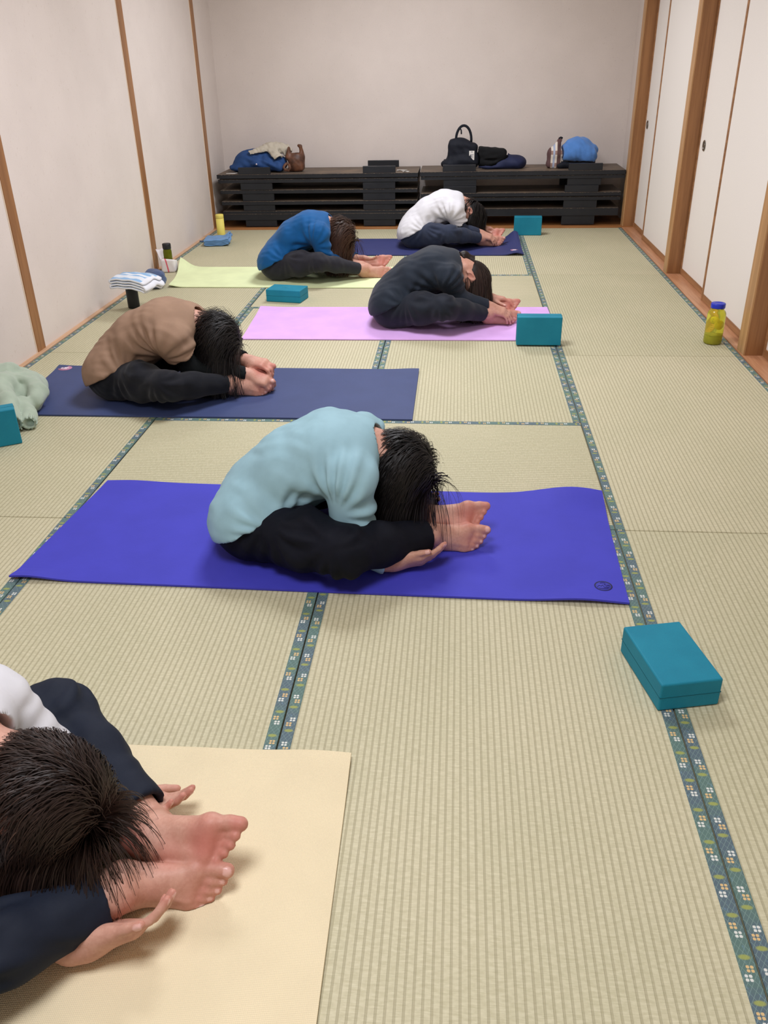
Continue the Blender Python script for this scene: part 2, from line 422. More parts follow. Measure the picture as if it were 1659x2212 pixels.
# ------------------------------------------------------------------ people
m = M('skin', .5, .35)
bl = m.attr('blush'); nail = m.attr('nail'); n1 = m.noise((28, 28, 28), 4); n2 = m.noise((160, 160, 160), 3)
c = m.mix((n1*.6+n2*.4).ss(.35, .65), lin(192, 146, 126), lin(208, 164, 144))
c = m.mix(bl.ss(0, 1)*.85, c, lin(192, 104, 94)); c = m.mix(nail, c, lin(226, 178, 168))
c = m.mix(m.attr('lip'), c, lin(170, 84, 80)); c = m.mix(m.attr('brow'), c, lin(40, 30, 26))
m.set('Base Color', c); m.set('Roughness', m.mix(nail, (.52, .52, .52, 1), (.25, .25, .25, 1)))
m.set('Subsurface Weight', .12); m.b.inputs['Subsurface Radius'].default_value = (.012, .005, .003); m.b.inputs['Subsurface Scale'].default_value = .6
m.bump(n2+m.noise((700, 700, 700), 2)*.5, .25, .0008)
SKIN = m.m
def hair_mat(name, c1, c2, c3):
    m = M(name, .5, .3); t = m.attr('tone')
    c = m.mix(t.ss(0, .6), c1, c2); m.set('Base Color', m.mix(t.ss(.72, 1.0), c, c3))
    return m.m
HAIR_BLACK = hair_mat('hair_black', lin(12, 10, 11), lin(26, 22, 22), lin(44, 36, 34))
HAIR_DARK = hair_mat('hair_dark_brown', lin(27, 18, 16), lin(48, 34, 29), lin(78, 57, 48))
HAIR_BROWN = hair_mat('hair_brown', lin(42, 26, 18), lin(70, 46, 33), lin(98, 68, 48))

class Body:
    """collects blush / nail / lip centres while primitives are laid down"""
    def __init__(s, F): s.F = F; s.blobs = []; s.nails = []; s.lips = []; s.brows = []
def hand(B, wr, a, n, side, curl=(12, 18, 14), spread=1.0, k=.94, thumb=(.75, .5, .28), finger_curls=None):
    """wr: wrist, a: towards the fingers, n: back of the hand, side: -1 right hand, +1 left hand"""
    F = B.F; a = nrm(a); n = nrm(np.array(n)-np.dot(n, a)*a); t = np.cross(n, a)*(1 if side < 0 else -1)   # t: thumb side
    P = lambda x, y, z: np.array(wr)+k*(x*a+y*t+z*n)
    F.cone(P(-.03, 0, 0), P(.02, 0, 0), .0235*k, .022*k, .02, t, 1.22)
    for y0, y1, z1 in ((.018, .030, 0), (.006, .010, .003), (-.006, -.010, .002), (-.016, -.028, -.002)):
        F.cone(P(.012, y0, 0), P(.085, y1, z1), .0155*k, .0125*k, .014)
    F.ell(P(.05, .0, -.004), (.043*k, .036*k, .0135*k), (a, t, n), .012)
    F.ell(P(.034, .026, -.012), (.030*k, .017*k, .015*k), (nrm(a+.45*t), t, n), .012)      # ball of the thumb
    F.ell(P(.045, -.026, -.010), (.034*k, .013*k, .013*k), (a, t, n), .012)
    L = ((.041, .025, .021), (.045, .029, .022), (.042, .027, .022), (.033, .020, .019)); Y = (.030, .010, -.010, -.028); R = (.0088, .0090, .0086, .0076)
    for f in range(4):
        p = P(.084, Y[f], .0015); cu = finger_curls[f] if finger_curls else tuple(c*(1+.12*f) for c in curl)
        yaw = spread*(.075, .02, -.035, -.095)[f]; d0 = nrm(a+yaw*t); ang = 0; r = R[f]*k
        for q in range(3):
            ang += math.radians(cu[q]); d = nrm(d0*math.cos(ang)-n*math.sin(ang)); e = p+d*L[f][q]*k
            F.cone(p, e, r*(1.05 if q == 0 else 1), r*(.93 if q < 2 else .86), .0035 if q else .010)
            if q == 2:
                B.blobs.append((e, .022, .55)); nn = nrm(n*math.cos(ang)+d0*math.sin(ang)); B.nails.append((e-d*.002+nn*r*.75, .0068*k, nn))
                F.ell(e-d*.002+nn*r*.62, (.0075*k, .0052*k, .0028*k), (d, np.cross(d, nn), nn), .001)
            p = e
    tf, tt, tn = thumb; d = nrm(tf*a+tt*t-tn*n); p = P(.018, .022, -.008)
    for q, (l, r) in enumerate(((.042, .0125), (.033, .0108), (.027, .0100))):
        d = nrm(d+(.0, .14, .16)[q]*a*(1)-(.0, .10, .12)[q]*t*0); e = p+d*l*k; F.cone(p, e, r*k, r*k*(.92 if q < 2 else .88), .012 if q == 0 else .004); 
        if q == 2:
            nn = nrm(t-np.dot(t, d)*d+.55*(n-np.dot(n, d)*d)); B.nails.append((e-d*.003+nn*r*.75*k, .0085*k, nn)); B.blobs.append((e, .025, .45))
            F.ell(e-d*.003+nn*r*.62*k, (.0095*k, .0068*k, .0032*k), (d, np.cross(d, nn), nn), .001)
        p = e
    B.blobs.append((P(.09, 0, 0), .03, .35)); B.blobs.append((P(.04, .02, -.02), .035, .4))
def foot(B, ankle, a, m, side, k=1.0, point=0.0):
    """a: heel to toes, m: big-toe side, dorsum faces the outside (-v for the right foot)"""
    F = B.F; a = nrm(a); m = nrm(np.array(m)-np.dot(m, a)*a); n = np.cross(m, a)*(1 if side < 0 else -1)   # dorsum normal
    n = -n if (n[1]*side < 0) else n
    P = lambda x, y, z: np.array(ankle)+k*((x-.048)*a+y*m+(z-.075)*n)
    F.ell(P(.026, 0, .030), (.031*k, .028*k, .030*k), (a, m, n), .02); F.ell(P(.012, 0, .040), (.017*k, .020*k, .030*k), (a, m, n), .02)
    F.cone(P(.050, 0, .050), P(.048, 0, .085), .033*k, .031*k, .03)
    F.ell(P(.050, .027, .068), (.013*k, .011*k, .014*k), (a, m, n), .012); F.ell(P(.040, -.027, .060), (.013*k, .011*k, .014*k), (a, m, n), .012)
    F.cone(P(.045, .002, .045), P(.150, .006, .026), .036*k, .021*k, .02, m, 1.18)
    F.cone(P(.050, -.012, .022), P(.155, -.026, .016), .023*k, .0175*k, .018); F.cone(P(.090, .014, .036), P(.165, .026, .021), .021*k, .0205*k, .018)
    F.cone(P(.170, .026, .020), P(.158, -.030, .015), .0195*k, .0155*k, .014)
    F.ell(P(.170, .034, .021), (.019*k, .015*k, .018*k), (a, m, n), .012)
    for y in (.018, .004, -.009, -.021): F.cone(P(.09, y*.5, .052), P(.165, y, .034), .0045*k, .0045*k, .008)     # tendons
    pts = [(.178, .031, .019), (.205, .033, .019), (.226, .031, .018)]
    for p0, p1, r0, r1 in ((0, 1, .0155, .0135), (1, 2, .0140, .0142)): F.cone(P(*pts[p0]), P(*pts[p1]), r0*k, r1*k, .006)
    B.nails.append((P(.229, .032, .030), .0095*k, n)); F.ell(P(.227, .032, .0285), (.010*k, .0085*k, .004*k), (a, m, n), .0012)
    for i, (x0, y, l, r) in enumerate(((.178, .011, .040, .0100), (.173, -.005, .036, .0095), (.166, -.019, .031, .0090), (.157, -.031, .026, .0090))):
        p0 = P(x0, y, .018); p1 = P(x0+l*.5, y*1.03, .023-.001*i); p2 = P(x0+l, y*1.04, .012)
        F.cone(p0, p1, r*k, r*k*.92, .006); F.cone(p1, p2, r*k*.92, r*k, .003)
        B.nails.append((P(x0+l+.002, y*1.04, .022), .0052*k, n)); B.blobs.append((p2, .018, .8))
    B.blobs += [(P(.222, .03, .012), .030, .7), (P(.170, .0, .0), .060, .75), (P(.165, .03, .006), .034, .6), (P(.02, 0, .002), .044, .7), (P(.10, -.02, .0), .055, .5)]
def head(B, c, h, f, k=.95):
    F = B.F; h = nrm(h); f = nrm(np.array(f)-np.dot(f, h)*h); s = np.cross(f, h)
    P = lambda x, y, z: np.array(c)+k*(x*f+y*s+z*h); A = (f, s, h)
    F.ell(P(0, 0, 0), (.095*k, .077*k, .098*k), A, .02); F.ell(P(.028, 0, -.060), (.066*k, .062*k, .082*k), A, .04)
    F.ell(P(.064, 0, -.122), (.026*k, .026*k, .020*k), A, .035)
    for y in (-1, 1):
        F.cone(P(-.005, y*.052, -.088), P(.060, y*.020, -.124), .020*k, .018*k, .03); F.ell(P(.055, y*.042, -.052), (.026*k, .020*k, .022*k), A, .03)
        F.ell(P(.086, y*.032, -.028), (.018*k, .021*k, .014*k), A, .012, True); F.ell(P(.074, y*.032, -.031), (.0145*k,)*3, A, .005)
        F.cone(P(.087, y*.014, -.008), P(.078, y*.046, -.006), .008*k, .006*k, .014); B.brows.append((P(.093, y*.032, -.006), .0085*k))
        F.ell(P(.104, y*.012, -.068), (.011*k, .008*k, .008*k), A, .006); F.ell(P(.107, y*.008, -.075), (.005*k, .004*k, .004*k), A, .003, True)
        # ear: disc, rim, hollow and lobe
        e = P(-.008, y*.078, -.035); ef = nrm(f*.96-s*y*-.25-h*.12); eh = nrm(h+.25*-f); es = np.cross(ef, eh)
        F.ell(e, (.018*k, .0075*k, .031*k), (ef, es, eh), .006)
        for q in range(9):
            a0 = math.radians(-60+q*32); a1 = math.radians(-60+(q+1)*32); R = lambda a_: e-ef*.016*k*math.cos(a_)*(1)+eh*.028*k*math.sin(a_)+s*y*.008*k
            if q < 8: F.cone(R(a0), R(a1), .0042*k, .0042*k, .003)
        F.ell(e+s*y*.010*k+ef*.002, (.009*k, .007*k, .015*k), (ef, es, eh), .004, True); F.ell(e-eh*.028*k+s*y*.003, (.008*k, .005*k, .009*k), (ef, es, eh), .006)
        B.blobs.append((e, .035, .55))
    F.cone(P(.092, 0, -.012), P(.112, 0, -.062), .0085*k, .0115*k, .014); F.ell(P(.113, 0, -.066), (.012*k, .012*k, .011*k), A, .008)
    F.ell(P(.092, 0, -.092), (.009*k, .022*k, .0055*k), A, .004); F.ell(P(.090, 0, -.1015), (.009*k, .019*k, .006*k), A, .004); B.lips += [(P(.096, y, -.096), .0115*k) for y in (-.013, 0, .013)]
    return A
def torso(F, J, inf, k=.06):
    W = (0, 1, 0); p, l, m_, u, c7 = (J[x] for x in ('pelvis', 'lumbar', 'mid', 'upper', 'c7')); fat = J['fat']
    F.cone(p, l, .116*fat+inf, .106*fat+inf, k, W, 1.28); F.cone(l, m_, .106*fat+inf, .102*fat+inf, k, W, 1.40); F.cone(m_, u, .102*fat+inf, .104*fat+inf, k, W, 1.48)
    F.cone(u, c7, .104*fat+inf, .064+inf, k, W, 1.42)
    for s_ in (-1, 1):
        sp = va(*J['sh'])*(1, s_, 1) if s_ > 0 else J['shR']
        F.cone(np.array(c7)+va(-.015, s_*.03, -.015), sp, .056+inf, .064+inf, .05)
        F.ell(va(*J['upper'])+va(-.02, s_*.07, .020), (.085+inf, .065+inf, .066+inf), None, .05)       # shoulder blades
def lerp(a, b, t): return np.array(a)*(1-t)+np.array(b)*t

def make_hair(name, mat, c, h, f, root, n=1500, L=(.14, .22), whorl=(-.25, 0, .95), g=.25, wave=0.0, seed=1, width=.0017, vol=(1.06, 1.40), k=.95, comb=(0, 0, 0), part=None, side_thr=-.12, nape=-.90, front=.55, zmin=.02, clump=.6, nseg=13, hug=.12, t0w=.7, ears=(), extra=None):
    r = np.random.default_rng(seed); h = nrm(h); f = nrm(np.array(f)-np.dot(f, h)*h); s = np.cross(f, h); A = np.stack([f, s, h]); c = np.array(c, float)
    rad = np.array([.099, .081, .102])*k
    d = r.normal(size=(n*5, 3)); d /= np.linalg.norm(d, axis=1)[:, None]
    thr = np.interp(d[:, 0], [-1, -.35, -.05, .25, .6, .95], [nape, nape, side_thr-.12, side_thr+.22, front-.05, front+.02])
    d = d[d[:, 2] > thr][:n]; n = len(d)
    wl = nrm(whorl); dl = d
    t0 = dl*(dl@wl)[:, None]-wl; t0 /= np.maximum(np.linalg.norm(t0, axis=1), .05)[:, None]
    G = A@va(0, 0, -1)                                             # gravity in head axes
    CB = np.array(comb, float)
    length = r.uniform(L[0], L[1], n); off = r.uniform(vol[0], vol[1], n); step = length/nseg
    p = dl*rad; P = [p.copy()]; t = t0*t0w+CB+G*.3; ph = r.uniform(0, 6.28, n); jit = r.normal(0, .10, (n, 3)); fl = r.random(n)
    zmax_l = None
    for q in range(nseg):
        nn = p/rad; ln = np.linalg.norm(nn, axis=1)[:, None]; nr = nn/rad; nr /= np.linalg.norm(nr, axis=1)[:, None]
        near = np.clip((1.5-ln)/.5, 0, 1)
        t = t+G*g*(1.0-.45*near)+jit*.3+CB*.10*near
        if wave: 
            wv = np.cross(t, nr); t = t+wv*(wave*np.sin(ph+q*1.25))[:, None]
        tn = (t*nr).sum(1)[:, None]; upw = (nr@G < hug)[:, None]; t = np.where(((ln < off[:, None]*1.02) & (tn < 0)) | (upw & (ln < 1.6)), t-nr*tn*1.0, t)
        t /= np.linalg.norm(t, axis=1)[:, None]
        p = p+t*step[:, None]
        tgt = 1+(off-1)*min(1, (q+1)/4); lv = np.linalg.norm(p/rad, axis=1); ins = (lv < tgt) | (((nr@G) < hug) & (lv < 1.6))
        p[ins] *= (tgt/np.maximum(lv, 1e-6))[ins][:, None]
        P.append(p.copy())
    P = np.stack(P, 1)                                             # n, nseg+1, 3 in head axes
    for ey, er in ears:
        dd = np.linalg.norm(P-np.array((-.004, ey*.082, -.036))*k, axis=2).min(1); kp = dd > er*(1+.25*r.normal(size=n)); P, d, off = P[kp], d[kp], off[kp]; n = len(P)
    ng = max(30, n//14); gi = r.choice(n, ng, False); best = np.zeros(n, int); bd = np.full(n, 9.)
    for j in gi:
        dd = ((d-d[j])**2).sum(1); mk = dd < bd; best[mk] = j; bd[mk] = dd[mk]
    sv = np.linspace(0, 1, nseg+1)[None, :, None]; tight = clump*(sv**1.3)
    P = P*(1-tight)+(P[best]+(P[:, :1]-P[best][:, :1])*(.30))*tight
    W = P@A+c; W[:, :, 2] = np.maximum(W[:, :, 2], zmin+.004*r.random((n, 1)))
    if extra is not None: W = extra(W, d, r)
    T = np.gradient(W, axis=1); T /= np.maximum(np.linalg.norm(T, axis=2), 1e-9)[:, :, None]
    O = W-c; S1 = np.cross(T, O); S1 /= np.maximum(np.linalg.norm(S1, axis=2), 1e-9)[:, :, None]; S2 = np.cross(S1, T)
    wd = (width*r.uniform(.6, 1.5, n))[:, None, None]*(1-.8*np.linspace(0, 1, nseg+1)[None, :, None]**2.2)
    V = np.stack([W+S1*wd, W-S1*wd], 2).reshape(-1, 3); m_ = nseg+1; base = (np.arange(n)*m_*2)[:, None]; Q = []
    for q in range(nseg):
        Q.append(np.stack([base[:, 0]+q*2, base[:, 0]+q*2+1, base[:, 0]+q*2+3, base[:, 0]+q*2+2], 1))
    Q = np.concatenate(Q)
    # scalp cap under the strands
    nu, nv = 40, 24; C = []; 
    for a in range(nu):
        for b in range(nv+1):
            th = math.pi*b/nv; az = 2*math.pi*a/nu; C.append((math.sin(th)*math.cos(az), math.sin(th)*math.sin(az), math.cos(th)))
    C = np.array(C); thr = np.interp(C[:, 0], [-1, -.35, -.05, .25, .6, .95], [nape, nape, side_thr-.12, side_thr+.22, front-.05, front+.02])
    ok = C[:, 2] > thr-.02; CQ = []
    for a in range(nu):
        for b in range(nv):
            q = (a*(nv+1)+b, a*(nv+1)+b+1, ((a+1) % nu)*(nv+1)+b+1, ((a+1) % nu)*(nv+1)+b)
            if all(ok[i] for i in q): CQ.append(q)
    CV = (C*rad*1.035)@A+c
    tone = np.repeat(np.clip(r.normal(.5, .22, n)*.6+.4*r.random(n)[best], 0, 1), m_*2)
    VV = np.concatenate([V, CV]); QQ = np.concatenate([Q, np.array(CQ)+len(V)]); tone = np.concatenate([tone, np.full(len(CV), .1)])
    return fast_obj(name, VV, QQ, mat, root, {'tone': tone})

DEF = dict(pelvis=(.146, 0, .108), lumbar=(.184, 0, .162), mid=(.270, 0, .250), upper=(.396, 0, .300), c7=(.484, 0, .330), fat=1.0,
           sh=(.470, .155, .286), hip=(.165, .100, .092), knee=(.460, .290, .122), ankR=(.690, -.088, .064), ankL=(.692, .060, .038), kneeR=None, kneeL=None,
           head=(.600, 0, .240), h=(.50, 0, -.87), f=(-.87, 0, -.50), hk=1.0, thigh=.088, kneer=.066, calf=.058, hem=.046, hem_t=.90, foot_m=(0, .58, .81), foot_k=1.0)
UNDER = dict(el=(.465, .170, .080), wr=(.590, .195, .030), a=(1, -.12, .10), n=(.10, .70, -.65), curl=(12, 16, 12), thumb=(.95, .38, -.02), spread=.35)
UNDERF = dict(UNDER, wr=(.565, .160, .034))
def person(label, x0, y0, z0, pj, shirt, trousers, hair, arms, h_body=.004, folds=(), seed=1, extra_parts=None):
    J = dict(DEF); J.update(pj); J.setdefault('shR', None)
    root = empty('person', (x0, y0, z0), label, 'person', 'people folded forward on the yoga mats')
    def side(key, s_):
        k_ = key+('R' if s_ < 0 else 'L')
        return va(*J[k_]) if J.get(k_) is not None else va(*J[key])*(1, s_, 1)
    J['shR'] = va(*(J['shR'] if J['shR'] is not None else va(*J['sh'])*(1, -1, 1)))
    c7, hc = va(*J['c7']), va(*J['head']); h, f = nrm(J['h']), nrm(J['f'])
    sb = hc-f*.014*J['hk']-h*.068*J['hk']; nd = nrm(sb-c7)
    fat = J['fat']
    # --- one continuous body
    F = Field((-.05, -.50, -.012), (1.04, .50, .53), h_body); B = Body(F)
    torso(F, J, -.018)
    for s_ in (-1, 1):
        hp, kn, an = va(*J['hip'])*(1, s_, 1), side('knee', s_), side('ank', s_)
        F.ell(hp+va(-.03, 0, .008), (.10*fat, .09*fat, .086*fat), None, .05)
        F.cone(hp, kn, J['thigh']-.020, J['kneer']-.018, .04); F.cone(kn, lerp(kn, an, .35), J['kneer']-.020, J['calf']-.016, .03); F.cone(lerp(kn, an, .35), an, J['calf']-.016, .0315, .03)
        T = F.window(an-.30, an+.30); T.cone(lerp(kn, an, .45), an, J['calf']-.018, .0315, .03); B.F = T
        foot(B, an, J.get('foot_aR' if s_ < 0 else 'foot_aL', (1, 0, -.02 if s_ < 0 else .06)), J.get('foot_mR' if s_ < 0 else 'foot_mL', J['foot_m']), s_, J['foot_k']); F.merge(T, .0025)
        A = arms[0 if s_ < 0 else 1]; m_ = va(1, s_, 1) if not A.get('abs') else va(1, 1, 1)
        sp = J['shR'] if s_ < 0 else va(*J['sh']); el, wr = va(*A['el'])*m_, va(*A['wr'])*m_
        F.cone(sp, el, .046, .037, .03); F.cone(el, lerp(el, wr, .35), .037, .038, .02); F.cone(lerp(el, wr, .35), wr, .038, .0235, .02)
        T = F.window(wr-.27, wr+.27); T.cone(lerp(el, wr, .5), wr, .035, .0235, .02); B.F = T
        hand(B, wr, va(*A['a'])*m_, va(*A['n'])*m_, s_, A['curl'], A.get('spread', 1), A.get('k', .94), A.get('thumb', (.75, .5, .28)), A.get('fc')); F.merge(T, .0025); B.F = F
    F.cone(c7-nd*.02, sb, .051, .045, .03)
    Ax = head(B, hc, h, f, J['hk'])
    V, Q = F.mesh(2); V[:, 2] = np.maximum(V[:, 2], .0006)
    at = {k: np.zeros(len(V)) for k in ('blush', 'nail', 'lip', 'brow')}
    for p, r, w_ in B.blobs: at['blush'] = np.maximum(at['blush'], w_*np.exp(-(((V-p)/r)**2).sum(1)))
    at['blush'] = np.maximum(at['blush'], .26)
    N = normals(V, Q)
    for p, r, nn in B.nails:
        d2 = (((V-p)/r)**2).sum(1); at['nail'] = np.maximum(at['nail'], np.clip((1.0-d2)*4, 0, 1)*np.clip((N@nrm(nn)-.45)*5, 0, 1))
    for p, r in B.lips: at['lip'] = np.maximum(at['lip'], .8*np.exp(-(((V-p)/r)**2).sum(1)*1.5))
    for p, r in B.brows: at['brow'] = np.maximum(at['brow'], np.clip(1.4*np.exp(-(((V-p)/va(r, r*2, r))**2).sum(1)*1.2)-.4, 0, 1))
    fast_obj('body', V, Q, SKIN, root, at)
    hs = shirt.get('h', .0066)
    # --- trousers
    F = Field((-.06, -.50, -.010), (.95, .50, .33), hs)
    F.ell(va(*J['pelvis'])+va(.005, 0, -.005), (.122*fat, .165*fat, .105*fat), None, .03)
    for s_ in (-1, 1):
        hp, kn, an = va(*J['hip'])*(1, s_, 1), side('knee', s_), side('ank', s_)
        F.ell(hp+va(-.018, s_*.004, .012), (.116*fat, .108*fat, .102*fat), None, .04)
        he = lerp(kn, an, J.get('hem_tL', J['hem_t']) if s_ > 0 else J['hem_t']); cd = nrm(an-kn)
        F.cone(hp, lerp(hp, kn, .55), J['thigh']*1.12, J['thigh']*.98, .05); F.cone(lerp(hp, kn, .55), kn, J['thigh']*.98, J['kneer'], .04)
        F.cone(kn, lerp(kn, an, .38), J['kneer']*.97, J['calf'], .04)
    for s_ in (-1, 1):
        kn, an = side('knee', s_), side('ank', s_)
        he = lerp(kn, an, J.get('hem_tL', J['hem_t']) if s_ > 0 else J['hem_t']); cd = nrm(an-kn); r = J['hem']
        F.cone(lerp(kn, an, .38), he+cd*.03, J['calf'], r, .03)
        F.cut(he, cd, he-.02-r*1.3, he+r*1.6+.02, .003); F.cone(he-cd*.016, he+cd*.05, r-.010, r-.010, .003, None, 1, True)
    V, Q = F.mesh(2); N = normals(V, Q); amp = trousers.get('amp', .0035)
    V = V+N*(waves(V, seed+40, trousers.get('dirs', ((.5, .6, .3), (.7, -.6, .2), (.6, .1, .8))), trousers.get('freq', 85))*amp+ridges(V, trousers.get('ridges', ()))+sum(radial(V, side('knee', s_)+va(-.03, -s_*.05, .05), s_, amp*1.6, 12, .12, seed+60+s_)+radial(V, va(*J['hip'])*(1, s_, 1)+va(.06, s_*.02, .09), s_, amp*1.5, 13, .12, seed+70+s_) for s_ in (-1, 1)))[:, None]
    V[:, 2] = np.maximum(V[:, 2], .001); V = lap(V, F.E, .3)
    fast_obj('trousers', V, Q, trousers['mat'], root)
    # --- shirt
    F = Field((-.08, -.34, .0), (.74, .34, .52), hs); inf = shirt.get('inf', .005)
    torso(F, J, inf); F.cone(va(*J['pelvis'])+va(.0, 0, -.02), J['lumbar'], .122*fat+inf, .110*fat+inf, .04, (0, 1, 0), 1.32)
    for s_ in (-1, 1): F.ell(va(*J['hip'])*(1, s_, 1)+va(-.012, s_*.006, .016), (.134*fat, .131*fat, .124*fat), None, .05)
    hz = shirt.get('hem', .048); F.cut((.0, 0, hz), shirt.get('hem_n', (.52, 0, -1)), (-.1, -.4, -.1), (.8, .4, .145), .003)
    F.cone(c7-nd*.028, c7+nd*.13, shirt.get('neck', .060), shirt.get('neck', .060)+.012, .004, (0, 1, 0), 1.12, True)
    under = None
    for s_ in (-1, 1):
        A = arms[0 if s_ < 0 else 1]; m_ = va(1, s_, 1) if not A.get('abs') else va(1, 1, 1)
        sp = J['shR'] if s_ < 0 else va(*J['sh']); el, wr = va(*A['el'])*m_, va(*A['wr'])*m_
        r0, r1, r2 = shirt.get('sleeve', (.064, .056, .036))
        if shirt['len'] == 'long':
            F.cone(sp, el, r0, r1, .03); wd = nrm(wr-el); e = wr-wd*shirt.get('cuff', .015); F.cone(el, e+wd*.03, r1*.96, r2, .02); F.cut(e, wd, e-.045, e+.06, .003); F.cone(e-wd*.010, e+wd*.05, r2-.008, r2-.008, .003, None, 1, True)
        else:
            ud = nrm(el-sp); e = lerp(sp, el, shirt.get('t', .62)); F.cone(sp, e+ud*.03, r0, r1, .03); F.cut(e, ud, e-.075, e+.075, .003); F.cone(e-ud*.010, e+ud*.06, r1-.011, r1-.009, .003, None, 1, True)
            if shirt.get('under'):
                G = Field(np.minimum(np.minimum(sp, el), wr)-.07, np.maximum(np.maximum(sp, el), wr)+.07, hs) if under is None else under
                G.cone(sp, el, .050, .044, .02); wd = nrm(wr-el); e2 = wr-wd*.02; G.cone(el, lerp(el, wr, .38), .046, .0465, .02); G.cone(lerp(el, wr, .38), e2+wd*.03, .0465, .033, .02); G.cut(e2, wd, e2-.04, e2+.06, .003); G.cone(e2-wd*.03, e2+wd*.05, .026, .026, .003, None, 1, True)
                V, Q = G.mesh(2); N = normals(V, Q); V = V+N*(waves(V, seed+s_, ((1, 0, .3), (.3, .2, 1)), 90)*.0022)[:, None]
                fast_obj('undersleeve', V, Q, shirt['under'], root)
    V, Q = F.mesh(2); N = normals(V, Q); amp = shirt.get('amp', .004)
    D = waves(V, seed, shirt.get('dirs', ((.4, .5, .6), (.8, .3, -.4), (.2, .9, .2))), shirt.get('freq', 95))*amp+ridges(V, folds)
    for s_ in (-1, 1):
        ap = (J['shR'] if s_ < 0 else va(*J['sh']))+va(-.045, 0, -.085)
        D += radial(V, ap, s_, .0062*shirt.get('rad', 1), 15, .13, seed+s_)+radial(V, va(*J['pelvis'])+va(.10, s_*.16, .03), s_, .0045*shirt.get('rad', 1), 13, .10, seed+5+s_)
    D *= np.clip((np.linalg.norm((V-c7)*va(1, .8, 1), axis=1)-.085)/.05, 0, 1)
    V = V+N*D[:, None]; V = lap(V, F.E, .3); V = lap(V, F.E, .3)
    so = fast_obj('shirt', V, Q, shirt['mat'], root)
    make_hair(c=hc, h=h, f=f, root=root, k=J['hk'], zmin=.012, **hair)
    if extra_parts: extra_parts(root, J)
    return root

# ------------------------------------------------------------------ the six people
C_LBLUE = cloth('jersey_pale_blue', lin(150, 186, 198), .7, .05, 900, .12); C_BLACKN = cloth('nylon_black', lin(15, 17, 27), .75, .15, 600, .15, 0, .15)
C_TAUPE = cloth('cotton_taupe', lin(150, 122, 102), .88, .06, 800, .2); C_NAVYBLK = cloth('knit_black_navy', lin(20, 22, 30), .85, .12, 800, .15, .1)
C_INK = cloth('jersey_ink_blue', lin(30, 38, 50), .75, .12, 800, .15, .1); C_INK2 = cloth('leggings_ink', lin(26, 31, 42), .7, .12, 800, .12, .1)
C_BLUE = cloth('jersey_cobalt', lin(10, 84, 142), .75, .08, 800, .15, .1); C_CHAR = cloth('leggings_charcoal', lin(38, 38, 46), .75, .12, 800, .12, .1)
C_WHITE = cloth('cotton_white', lin(214, 213, 218), .88, .03, 800, .2); C_NAVY = cloth('leggings_navy', lin(40, 48, 68), .75, .1, 800, .12, .1); C_BLK = cloth('undersleeve_black', lin(18, 22, 24), .85, .1, 800, .15)
MT = .0095
def bun(root, J):
    hc, h, f = va(*J['head']), nrm(J['h']), nrm(J['f']); c = hc-h*.140-f*.022
    F = Field(c-.06, c+.06, .003); F.ell(c, (.030, .026, .024), None, .004)
    for i in range(5): a = i*1.256; F.cone(c+.016*va(math.cos(a), math.sin(a), .5), c+.024*va(math.cos(a+.9), math.sin(a+.9), -.3), .010, .009, .004)
    F.cone(c, hc-h*.08-f*.055, .016, .030, .01)
    V, Q = F.mesh(2); fast_obj('hair_bun', V, Q, HAIR_DARK, root, {'tone': np.random.default_rng(1).random(len(V))*.4})
person('person in pale blue long-sleeved top folded forward on the violet-blue mat', 1.442, -.105, MT, dict(thigh=.090, kneer=.070, calf=.062, hem=.056, hem_t=.93),
       dict(mat=C_LBLUE, len='long', h=.0048, amp=.0032, sleeve=(.070, .064, .040)), dict(mat=C_BLACKN, amp=.0032),
       dict(name='hair', mat=HAIR_BLACK, n=8500, width=.0012, clump=.45, L=(.18, .27), whorl=(-.55, .1, .85), g=.42, seed=3), (UNDER, UNDERF), .0041, seed=11)
person('person in taupe T-shirt over black sleeves folded forward on the long navy mat', .500, 1.235, MT, dict(head=(.628, 0, .238), c7=(.496, 0, .332), thigh=.084, kneer=.062, calf=.054, hem=.042, fat=.98, hem_t=.92),
       dict(mat=C_TAUPE, h=.0055, len='short', t=.50, under=C_BLK, amp=.003, sleeve=(.072, .074, .04), inf=.010), dict(mat=C_NAVYBLK, amp=.003),
       dict(name='hair', mat=HAIR_BLACK, n=8000, width=.0013, L=(.28, .40), whorl=(-.7, 0, .7), g=.42, wave=.30, seed=5, clump=.8, vol=(1.08, 1.55)),
       (dict(el=(.52, .100, .14), wr=(.765, .025, .085), a=(.90, .10, -.30), n=(.35, .45, .82), curl=(35, 45, 30), thumb=(.8, .4, .4)),
        dict(el=(.53, .15, .16), wr=(.745, .045, .130), a=(.96, -.25, -.10), n=(.15, -.25, .95), curl=(22, 40, 30), thumb=(.8, .4, .4))), .005, seed=21)
person('person in dark ink-blue long-sleeved top folded forward on the pink mat', 1.690, 2.420, MT, dict(thigh=.088, kneer=.064, calf=.055, hem=.042, knee=(.45, .27, .150)),
       dict(mat=C_INK, len='long', amp=.0035), dict(mat=C_INK2, amp=.0025),
       dict(name='hair', mat=HAIR_DARK, n=5200, nseg=10, width=.0019, L=(.32, .44), whorl=(-.55, 0, -.85), g=.45, seed=7, vol=(1.03, 1.14), ears=((1, .036),)),
       (dict(el=(.53, .12, .15), wr=(.70, .075, .105), a=(.92, .12, -.36), n=(.3, .35, .88), curl=(14, 20, 14)),
        dict(el=(.53, .12, .17), wr=(.70, .050, .125), a=(.97, -.05, -.10), n=(.1, .2, .97), curl=(16, 22, 16))), .006, seed=31, extra_parts=bun)
